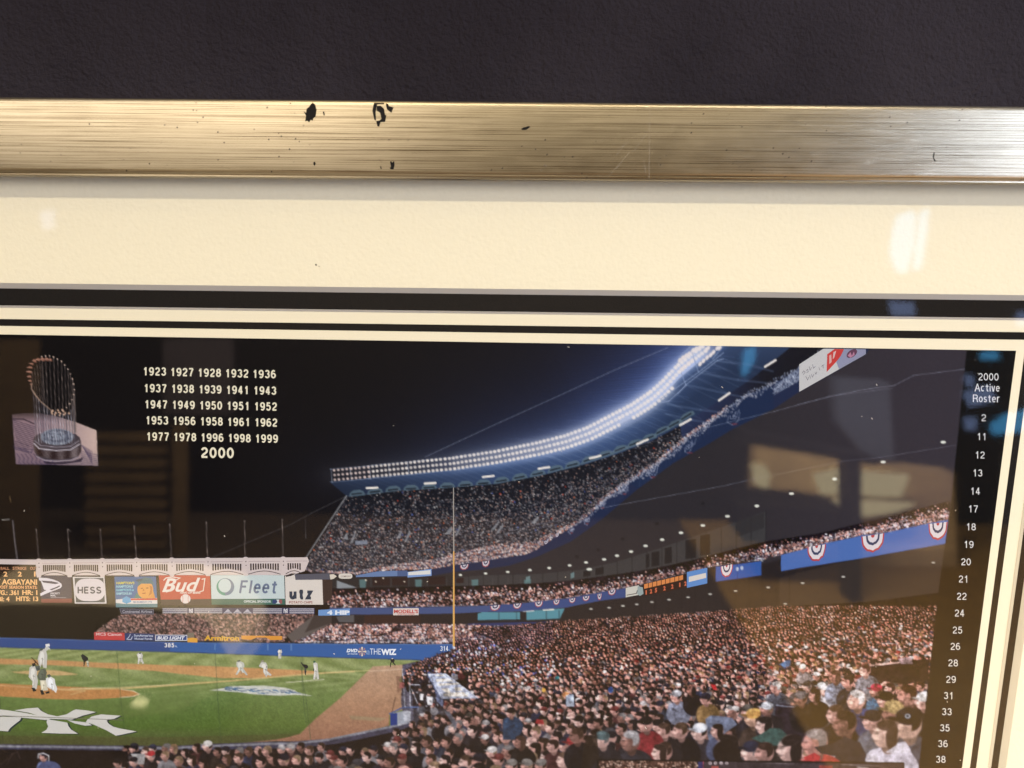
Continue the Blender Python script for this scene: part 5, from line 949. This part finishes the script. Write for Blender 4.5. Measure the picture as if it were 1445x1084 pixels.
I = Ink(); I.poly(zi([(28, 282), (60, 280), (85, 296), (60, 316), (35, 322)]), (220, 208, 190), 3); I.build('printed_banner', label='small cream pointed sign'); I = Ink(); I.poly([zi([(153 + 54 * math.copysign(abs(math.cos(t)) ** .5, math.cos(t)), 295 + 21 * math.copysign(abs(math.sin(t)) ** .7, math.sin(t)))])[0] for t in np.linspace(0, 6.0, 20)], (222, 212, 198), 3); I.text("COMFORT", 481, 814.4, 14, 2.2, (120, 100, 90), 0, .01); I.build('printed_banner', label='cream rounded sign')
# ribbon signs of the curve
I = Ink(); I.poly([(883, 829.8), (901, 826), (905, 831), (905, 838.7), (883, 843)], (204, 200, 186), 3); I.stroke([(884, 840), (898, 837.5), (899.5, 833)], 1, (70, 60, 60), 4); I.poly([(900, 827), (907, 829), (908, 838), (903, 841), (899, 838)], (150, 164, 160), 4); I.build('printed_banner', label='small white sign at the end of the blue front')
I = Ink(); I.poly([(907.5, 824.3), (969, 810.5), (969, 829.5), (910.5, 841)], (44, 26, 22), 3)
x = 909
for w_ in (6, 5.4, 6, 6, 5.6, 6, 6.4, 5.6, 6): yb_ = 831 - (x - 909) * .235; I.poly([(x, yb_ - 6.5), (x + w_ - .6, yb_ - 6.5 - w_ * .23), (x + w_ - .6, yb_ - w_ * .23), (x, yb_)], (216, 134, 74), 4); x += w_ + .3
for j, ch in enumerate(["1", "2", "5", "2", "2", "1", "2"]): x = [911, 917, 924, 936, 947, 958.5, 965.5][j]; I.text(ch, x, 839.3 - (x - 909) * .225, 3.2 if ch != "1" else 1.6, 6.2, (214, 110, 76), -.2, .04)
I.build('printed_banner', label='dark ribbon sign with orange letters and digits')
I = Ink(); I.poly([(969.3, 807.4), (998, 801.2), (998, 823.3), (969.3, 829.6)], (96, 140, 196), 3); I.poly([(972, 814), (996, 808.5), (996.5, 815.5), (972, 821.5)], (218, 208, 196), 4); I.build('printed_banner', label='blue and cream sign next to the orange ribbon')
# hand-painted sheet with a red mark, top right
I = Ink(); I.poly([(1127.8, 514.3), (1161.8, 492.2), (1221.7, 493), (1221.7, 499.8), (1127.8, 553)], (206, 202, 196), 3)
I.poly([(1191, 492.6), (1221.6, 493), (1221.6, 499.6), (1184, 521), (1180, 511)], (150, 150, 170), 4)
I.poly([(1167.3, 500), (1177.6, 492.6), (1191, 492.7), (1186, 503), (1180, 510.5), (1166.4, 525.2)], (206, 66, 60), 5); I.poly([(1170, 502), (1173, 500), (1173.5, 511), (1170, 514)], (224, 170, 160), 6); I.poly([(1176, 497), (1180, 495), (1177, 505), (1175, 507)], (224, 190, 180), 6)
I.ell(1202, 499, 7.5, 5.6, (104, 66, 84), 6, 16, -.4); I.poly([(1196, 502), (1200, 497), (1202, 502), (1205, 496), (1206, 501), (1200, 505)], (190, 130, 150), 7)
for a_, b_ in [([(520, 410), (535, 385), (550, 400), (530, 425)], 0), ([(560, 385), (575, 370), (582, 395), (565, 405)], 0), ([(590, 340), (600, 380), (615, 350)], 0), ([(625, 320), (635, 360), (655, 340)], 0), ([(555, 440), (575, 480), (585, 450)], 0), ([(595, 430), (605, 465)], 0), ([(615, 420), (622, 450), (640, 420)], 0), ([(650, 400), (660, 420), (670, 395)], 0), ([(690, 350), (700, 380)], 0), ([(715, 340), (745, 322)], 0), ([(730, 325), (735, 360)], 0)]: I.stroke(z(1060, 470, 7.225, a_), .7, (120, 112, 116), 7)
I.build('printed_banner', label='white hand-lettered sheet with a red mark and purple disc')
# bunting
BW, BR, BB = (224, 214, 212), (184, 66, 72), (52, 62, 92)
def bunt(x0_, x1_, y0_, y1_, sl=-.2, full=True):
    I = Ink(); ph_ = rng.uniform(0, 6); am_ = rng.uniform(.03, .07); cx_, w_ = (x0_ + x1_) / 2, (x1_ - x0_) / 2; h_ = y1_ - y0_
    def fan(q0, q1, c_, L_):
        n_ = 12
        for j in range(n_):
            a_, b_ = math.pi * j / n_, math.pi * (j + 1) / n_
            g_ = lambda t, q: (cx_ + w_ * q * math.cos(t) * (1 + .03 * math.sin(t * 9 + ph_)), y0_ + sl * w_ * q * math.cos(t) + h_ * q * math.sin(t) ** .8 * (1 + am_ * math.cos(t * 14 + ph_)))
            I.poly([g_(a_, q1), g_(b_, q1), g_(b_, q0), g_(a_, q0)], c_, L_)
    if full: fan(.88, 1, BR, 3); fan(.60, .88, BW, 3); fan(.44, .60, BB, 3); fan(.16, .44, BW, 3); fan(0.001, .16, BR, 3)
    else: 
        if y1_ > 840 or y0_ > 785: fan(.84, 1, (160, 76, 84), 3); fan(.56, .84, (200, 192, 198), 3); fan(.34, .56, (60, 64, 92), 3); fan(.001, .34, (196, 188, 194), 3)
        else:
            for q0, q1, c_ in [(.93, 1, (120, 74, 84)), (.70, .93, (178, 182, 198)), (.3, .5, (170, 176, 192))]: fan(q0, q1, c_, 3)
    I.build('printed_bunting')
bunt(1139.4, 1165.3, 770, 792, -.15); bunt(1215.3, 1248, 755, 779, -.15); bunt(1017, 1034, 798, 814.5, -.2)
I = None
def clipb(x0_, x1_, y0_, y1_): pass
bunt(1310, 1337, 738, 762, -.12)
for a_ in [(691.7, 706, 854.5, 862), (724, 736, 852, 859.4), (754.7, 766, 849.5, 857), (780.8, 789.7, 847, 854), (803, 812, 844.5, 851.3), (822, 832, 841.5, 848.4), (843, 849, 838, 847), (858, 869, 833, 840.2), (649, 661.4, 797, 804.3), (680, 691, 792, 800.4)]: bunt(*a_, -.15, False)
for a_ in [(784, 789, 752, 758), (768, 774, 762, 768)]: bunt(*a_, -.6, False)
# foul pole
I = Ink(); I.poly([(639.3, 688), (640.5, 688), (641.2, 778), (639.5, 778)], (168, 160, 150), 6); I.poly([(639.4, 778), (641.3, 778), (641.9, 912), (639.0, 912)], (214, 158, 82), 6); I.poly([(639.4, 778), (640.0, 778), (639.8, 912), (639.0, 912)], (240, 196, 120), 7); I.build('printed_foul_pole', label='printed orange foul pole in front of the stand')
# monogram on the grass
WH, OL = (212, 208, 200), (44, 56, 56)
I = Ink(); g = zg
parts_ = [[(110, 650), (200, 636), (285, 630), (310, 655), (360, 680), (430, 695), (500, 680), (550, 650), (570, 643), (645, 650), (720, 663), (690, 672), (620, 690), (540, 720), (350, 712), (300, 695), (220, 668)],
          [(-30, 640), (60, 650), (180, 668), (300, 692), (380, 716), (340, 722), (180, 706), (20, 690), (-30, 690)], [(-30, 700), (20, 697), (100, 700), (160, 705), (150, 725), (110, 755), (75, 785), (60, 808), (-30, 800)],
          [(355, 716), (505, 742), (515, 770), (535, 795), (585, 825), (450, 824), (310, 818), (350, 795), (362, 770), (350, 740)], [(505, 722), (560, 730), (660, 742), (690, 762), (640, 765), (560, 748)],
          [(655, 720), (690, 695), (760, 680), (905, 690), (860, 712), (810, 720), (800, 728), (815, 750), (850, 772), (900, 786), (1025, 808), (940, 826), (870, 840), (800, 800), (700, 755), (645, 738)]]
for j, p in enumerate(parts_): I.poly(g([(x + 14, y + 5) for x, y in p]), OL, 3 + j * .5); 
for j, p in enumerate(parts_): I.poly(g(p), WH, 8 + j)
I.stroke(g([(0, 700), (20, 690), (920, 722)]), .8, (120, 116, 96), 16); I.build('printed_monogram', label='white interlocked club letters on the grass')
# players
def player(polys, label): 
    I = Ink()
    for j, (q, c_) in enumerate(polys):
        I.poly(q, c_, 4 + j); mx_ = sum(p[0] for p in q) / len(q); my_ = sum(p[1] for p in q) / len(q); hh_ = max(p[1] for p in q) - min(p[1] for p in q); c2_ = tuple(min(250, v_ * 1.13 + 4) for v_ in c_); c3_ = tuple(v_ * .72 for v_ in c_)
        if hh_ > 7:
            I.poly([(mx_ + (x - mx_) * .5 - 1.0, my_ + (y - my_) * .72 - .8) for x, y in q], c2_, 9 + j); I.stroke([(mx_ - .2, my_ - hh_ * .1), (mx_ + .5, my_ + hh_ * .16), (mx_ + .2, my_ + hh_ * .36)], .8, c3_, 16 + j); I.stroke([(mx_ - 1.6, my_ - hh_ * .05), (mx_ + 1.9, my_ - hh_ * .02)], .7, c3_, 22 + j)
    I.build('printed_player', label=label)
PW, PS, PD, PG = (204, 200, 190), (196, 150, 120), (34, 38, 40), (80, 88, 84)
player([(g([(283, 265), (300, 205), (325, 190), (345, 200), (355, 240), (350, 335), (325, 330), (320, 290), (300, 335), (290, 300)]), PW), (g([(332, 195), (345, 170), (372, 180), (380, 205), (368, 190), (350, 205)]), PW), (g([(340, 155), (370, 150), (375, 170), (345, 175)]), (235, 232, 226)), (g([(292, 208), (300, 190), (325, 188), (320, 200)]), PG)], 'white clad pitcher with arms overhead')
player([(g([(222, 330), (250, 310), (280, 330), (275, 380), (285, 430), (275, 490), (240, 495), (250, 440), (215, 400)]), PW), (g([(262, 320), (300, 315), (300, 350), (275, 355)]), PG), (g([(240, 300), (262, 294), (272, 312), (245, 325)]), PD), (g([(232, 252), (240, 252), (292, 305), (284, 310)]), (90, 60, 44)), (g([(235, 480), (260, 482), (275, 505), (250, 510)]), PD)], 'batter in white with raised bat')
player([(g([(280, 400), (290, 365), (310, 340), (340, 338), (352, 365), (340, 430), (300, 430)]), (92, 98, 84)), (g([(300, 425), (345, 425), (360, 500), (310, 505)]), (212, 204, 180)), (g([(300, 500), (320, 498), (335, 530), (312, 535)]), PD)], 'umpire in grey green crouching')
player([(g([(345, 410), (375, 395), (410, 415), (415, 450), (430, 490), (420, 520), (400, 500), (370, 485), (345, 470)]), (226, 224, 220)), (g([(352, 385), (372, 378), (385, 395), (365, 408)]), PG), (g([(365, 425), (385, 425), (385, 440), (365, 440)]), (84, 100, 120)), (g([(340, 515), (370, 505), (372, 522), (345, 525)]), PD)], 'catcher crouching behind the plate')
player([(g([(608, 240), (620, 228), (632, 236), (660, 255), (662, 275), (640, 285), (632, 320), (625, 320), (632, 285), (615, 265)]), PD), (g([(650, 280), (664, 278), (668, 322), (656, 322)]), (190, 190, 170))], 'umpire in black bending forward')
player([(g([(1025, 232), (1040, 218), (1060, 218), (1072, 238), (1066, 260), (1080, 300), (1068, 302), (1052, 268), (1042, 302), (1032, 302), (1036, 260)]), PW), (g([(1040, 218), (1060, 217), (1058, 226), (1042, 227)]), PG)], 'white fielder near the dirt edge')
h = zh
player([(h([(604, 290), (625, 278), (660, 295), (665, 320), (655, 335), (690, 385), (678, 388), (640, 345), (610, 385), (598, 380), (620, 340), (605, 315)]), (186, 188, 180)), (h([(610, 278), (632, 272), (636, 284), (612, 288)]), PG)], 'blurred grey runner')
player([(h([(772, 320), (790, 290), (825, 292), (838, 320), (835, 355), (870, 385), (860, 392), (838, 385), (828, 402), (805, 365), (805, 335)]), PW), (h([(788, 280), (805, 272), (812, 288), (792, 292)]), (150, 146, 128)), (h([(805, 330), (836, 320), (836, 326), (808, 336)]), PG)], 'fielder in white leaning to first base')
player([(h([(912, 210), (925, 192), (940, 192), (948, 215), (940, 225), (940, 262), (918, 262), (920, 225)]), PW), (h([(922, 192), (940, 190), (938, 198), (924, 199)]), PG)], 'distant outfielder in white')
player([(h([(1085, 290), (1095, 292), (1100, 305), (1130, 308), (1142, 318), (1140, 335), (1120, 338), (1108, 325), (1098, 312)]), PD), (h([(1115, 335), (1130, 335), (1126, 385), (1118, 385)]), (70, 74, 66))], 'umpire in black by the base line')
player([(h([(1180, 300), (1195, 288), (1212, 300), (1215, 340), (1225, 415), (1208, 420), (1202, 370), (1195, 420), (1180, 418), (1188, 360)]), PW), (h([(1180, 280), (1196, 278), (1198, 292), (1182, 294)]), (50, 92, 70)), (h([(1180, 340), (1192, 332), (1192, 350), (1182, 356)]), PD)], 'coach in white with green helmet')
j_ = zj
player([(j_([(505, 175), (515, 160), (530, 165), (540, 180), (530, 195), (510, 195)]), PD), (j_([(505, 195), (512, 195), (508, 230), (500, 232)]), PD), (j_([(530, 190), (548, 215), (542, 218), (524, 198)]), PD), (j_([(515, 160), (526, 160), (525, 167), (515, 168)]), (220, 210, 200))], 'umpire in black running on the track')
# ------------------------------------------------------------------ the room behind the lens, seen only in the glass
def at_room(px, py, y):                              # the same, on the plane y behind the lens
    X, Y = XY(px, py); hx, _, hz = P(px, py, GLY); t = (GLY - y); return Vector((hx + float(X) * t, y, hz + EYE - float(Y) * t))
YR = -3.4
M_DARKW = mat_plain('dark_brown_wall_paint', (0.007, 0.005, 0.0045), 0.8)
M_TAN = mat_plain('tan_wall_paint', (0.58, 0.42, 0.25), 0.8, 0.3, 0, 6.0, 0.35)
M_WOOD = mat_plain('oak_slat', (0.13, 0.085, 0.045), 0.6, 0.3, 0, 12.0, 0.4)
M_POST = mat_plain('black_steel', (0.012, 0.011, 0.012), 0.5)
M_BLUEG = mat_plain('blue_grey_paint', (0.10, 0.125, 0.22), 0.8, 0.3, 0, 3.0, 0.5)
M_GREY = mat_plain('taupe_paint', (0.5, 0.43, 0.31), 0.8, 0.3, 0, 3.0, 0.3)
M_AMB = mat_plain('amber_wood', (0.34, 0.20, 0.05), 0.6, 0.3, 0, 8.0, 0.3)
def emit(name, col, st):
    mt = bpy.data.materials.new(name); mt.use_nodes = True; b = mt.node_tree.nodes['Principled BSDF']; b.inputs['Base Color'].default_value = (0, 0, 0, 1); b.inputs['Emission Color'].default_value = (*col, 1); b.inputs['Emission Strength'].default_value = st; return mt
M_SKYP = emit('daylit_pane', (0.10, 0.52, 1.0), 3.4); M_SKYD = emit('dim_daylit_pane', (0.40, 0.55, 1.0), 2.0); M_WARM = emit('warm_glow_patch', (1.0, 0.82, 0.46), 3.3); M_LAMP = emit('warm_lamp_glow', (1.0, 0.84, 0.46), 6.5)
v, f = box(-6.0, 6.0, YR - 0.8, YR - 0.7, -0.1, 4.2); mesh('back_wall', v, f, M_DARKW, kind='structure')
def slab(name, pts, y, th, mt, parent=None, loc=None, **kw):   # an upright board of real thickness facing the picture
    vs = [at_room(a, b, y) for a, b in pts]; n = len(vs); o_ = loc if loc is not None else Vector((0, 0, 0)); vs = [q - o_ for q in vs]; bk = [q + Vector((0, -th, 0)) for q in vs]
    return mesh(name, vs + bk, [tuple(range(n)), tuple(range(2 * n - 1, n - 1, -1))] + [(i, n + i, n + (i + 1) % n, (i + 1) % n) for i in range(n)], mt, parent, **kw)
def R4(x0, y0, x1, y1): return [(x0, y0), (x1, y0), (x1, y1), (x0, y1)]
slab('tan_wall', [(1068, 618), (1240, 655), (1345, 668), (1352, 800), (1280, 870), (1180, 870), (1110, 790), (1062, 705)], YR, 0.1, M_TAN, kind='structure')
slab('amber_haze_board', R4(1050, 850, 1520, 1200), YR + 0.12, 0.06, M_AMB, kind='structure')  # board added for the warm brown haze mirrored lower right
slab('tan_low_wall', R4(1235, 775, 1350, 860), YR + 0.05, 0.04, M_TAN, kind='structure')
def prop(name, pts, y, th, mt, label, cat):
    o = slab(name, pts, y, th, mt); o['label'] = label; o['category'] = cat; return o
prop('glareboard', [(-60, 852), (120, 852), (215, 858), (290, 872), (325, 930), (330, 965), (250, 1005), (160, 1015), (-60, 1018)], -1.85, 0.35, M_GREY, 'taupe sideboard added low in the room, reflected as glare over the left of the field', 'glareboard')  # pale board added so the glass glares over the field
prop('glow_patch', [(1150, 672), (1180, 664), (1284, 672), (1272, 702), (1160, 698)], YR + 0.13, 0.03, M_WARM, 'wide glowing cream patch added on the tan wall behind the viewer', 'panel')  # glowing boards added for the bright warm patches in the reflection
prop('glow_patch', [(1063, 656), (1080, 658), (1088, 672), (1084, 690), (1066, 684)], YR + 0.13, 0.03, M_WARM, 'narrow glowing cream patch added beside the dark steel beam behind the viewer', 'panel')
prop('glow_patch', [(1152, 712), (1186, 706), (1292, 712), (1262, 724), (1182, 734), (1160, 724)], YR + 0.13, 0.03, M_WARM, 'lower glowing cream patch added under the wide one behind the viewer', 'panel')
prop('steel_post', R4(1199, 645, 1216, 900), YR + 0.5, 0.12, M_POST, 'black steel post reflected before the tan wall', 'post')
prop('steel_beam', [(1040, 606), (1060, 612), (1240, 648), (1240, 658), (1060, 628), (1040, 624)], YR + 0.5, 0.12, M_POST, 'black sloping steel beam reflected above the tan wall', 'beam')
prop('dark_wedge', [(1040, 715), (1110, 715), (1200, 727), (1225, 745), (1215, 770), (1050, 765)], YR + 0.4, 0.3, M_DARKW, 'dark rounded sofa board added low before the tan wall', 'wedge')  # dark board added to make a dark wedge in the reflection
slab('blue_haze_board', [(1180, 535), (1255, 540), (1262, 650), (1225, 645), (1185, 600)], YR, 0.1, M_BLUEG, kind='structure')  # board added and shaped to give the glass a bluish haze
slab('grey_wall', R4(230, 480, 325, 585), YR, 0.05, mat_plain('plum_grey_paint', (0.06, 0.05, 0.06), 0.8), kind='structure')
# slatted blind on the left
bl_o = at_room(140, 640, YR); bd = bpy.data.objects.new('slatted_blind', None); COL.objects.link(bd); bd.location = bl_o; bd['label'] = 'brown slatted blind hanging on the dark back wall'; bd['category'] = 'blind'
for i in range(9):
    y = 612 + i * 19; slab('slat', R4(120, y, 232, y + 11), YR + 0.06, 0.03, M_WOOD, bd, bl_o)
slab('stile', R4(243, 600, 262, 800), YR + 0.06, 0.03, M_WOOD, bd, bl_o); slab('stile', R4(-40, 480, 50, 830), YR + 0.06, 0.03, M_WOOD, bd, bl_o)
# daylight gaps and lamps
def lit(name, pts, mt, label, cat, y=None):
    y = YR + 0.2 if y is None else y
    o_ = at_room(*pts[0], y); rt = bpy.data.objects.new(name, None); COL.objects.link(rt); rt.location = o_; rt['label'] = label; rt['category'] = cat
    slab('pane', pts, y, 0.02, mt, rt, o_); c_ = np.mean(pts, 0); fr_ = [tuple(c_ + (np.array(p) - c_) * 1.06) for p in pts]; slab('casing', fr_, y - 0.025, 0.04, M_POST, rt, o_)
lit('narrow_window', [(1268, 305), (1286, 298), (1294, 302), (1290, 350), (1280, 385), (1268, 385), (1258, 358), (1262, 325)], M_SKYP, 'tall daylit window slit reflected on the cream mat', 'window')
lit('narrow_window', [(1302, 298), (1311, 294), (1310, 320), (1301, 378), (1291, 382), (1296, 340)], M_SKYP, 'thinner daylit window slit right of the tall one', 'window')
lit('narrow_window', [(1052, 494), (1066, 490), (1066, 505), (1058, 522), (1050, 532), (1048, 522)], M_SKYP, 'short curved daylit slit reflected over the floodlights', 'window')
lit('wide_window', [(1400, 600), (1424, 584), (1460, 578), (1460, 600), (1440, 610), (1404, 614)], M_SKYP, 'low wide window reflected at the right edge', 'window')
lit('wide_window', [(1385, 500), (1398, 496), (1411, 498), (1410, 507), (1388, 508)], M_SKYP, 'small bright window reflected above the roster heading', 'window')
lit('hanging_lamp', [(184, 994), (188, 990), (197, 989), (205, 993), (204, 998), (192, 999)], M_LAMP, 'small warm lamp reflected on the green field', 'lamp', -1.7)
lit('dim_window', [(1362, 555), (1400, 545), (1405, 566), (1370, 575)], M_SKYD, 'dim blue window beside the roster heading', 'window')
lit('dim_window', [(1364, 530), (1374, 530), (1376, 545), (1366, 545)], M_SKYD, 'tiny dim blue window above the roster numbers', 'window')
lit('dim_window', [(1364, 590), (1378, 590), (1378, 606), (1366, 608)], M_SKYD, 'tiny dim blue window left of the roster numbers', 'window')
lit('dim_window', [(1440, 440), (1460, 440), (1460, 462), (1436, 460)], M_SKYD, 'dim blue window by the corner of the black mat', 'window')
lit('dim_window', [(1255, 425), (1290, 427), (1292, 446), (1262, 446)], M_SKYD, 'dim window low under the tall slit', 'window')
lit('dim_window', [(55, 300), (72, 296), (74, 322), (60, 324)], M_SKYD, 'faint window reflected at the left of the cream mat', 'window')

# dust on the glass
dm = mat_plain('pale_dust', (0.55, 0.53, 0.50), 0.9); gp = [c for c in pic.children if c.name == 'glass_pane'][0]; dp_ = []
drng = np.random.default_rng(5)
for _ in range(46):
    x, y, q, a_ = drng.uniform(5, 1440), drng.uniform(270, 1080), drng.uniform(.25, .6), drng.uniform(0, 3); l_ = q * drng.uniform(1, 3.2)
    c_, s_ = math.cos(a_), math.sin(a_); dp_.append([(x + l_ * c_ - q * s_ * .5, y + l_ * s_ + q * c_ * .5), (x - l_ * c_ - q * s_ * .5, y - l_ * s_ + q * c_ * .5), (x - l_ * c_ + q * s_ * .5, y - l_ * s_ - q * c_ * .5), (x + l_ * c_ + q * s_ * .5, y + l_ * s_ - q * c_ * .5)])
o = face_poly('dust', dp_, dm, gp, GLY - 0.0004); o['kind'] = 'stuff'
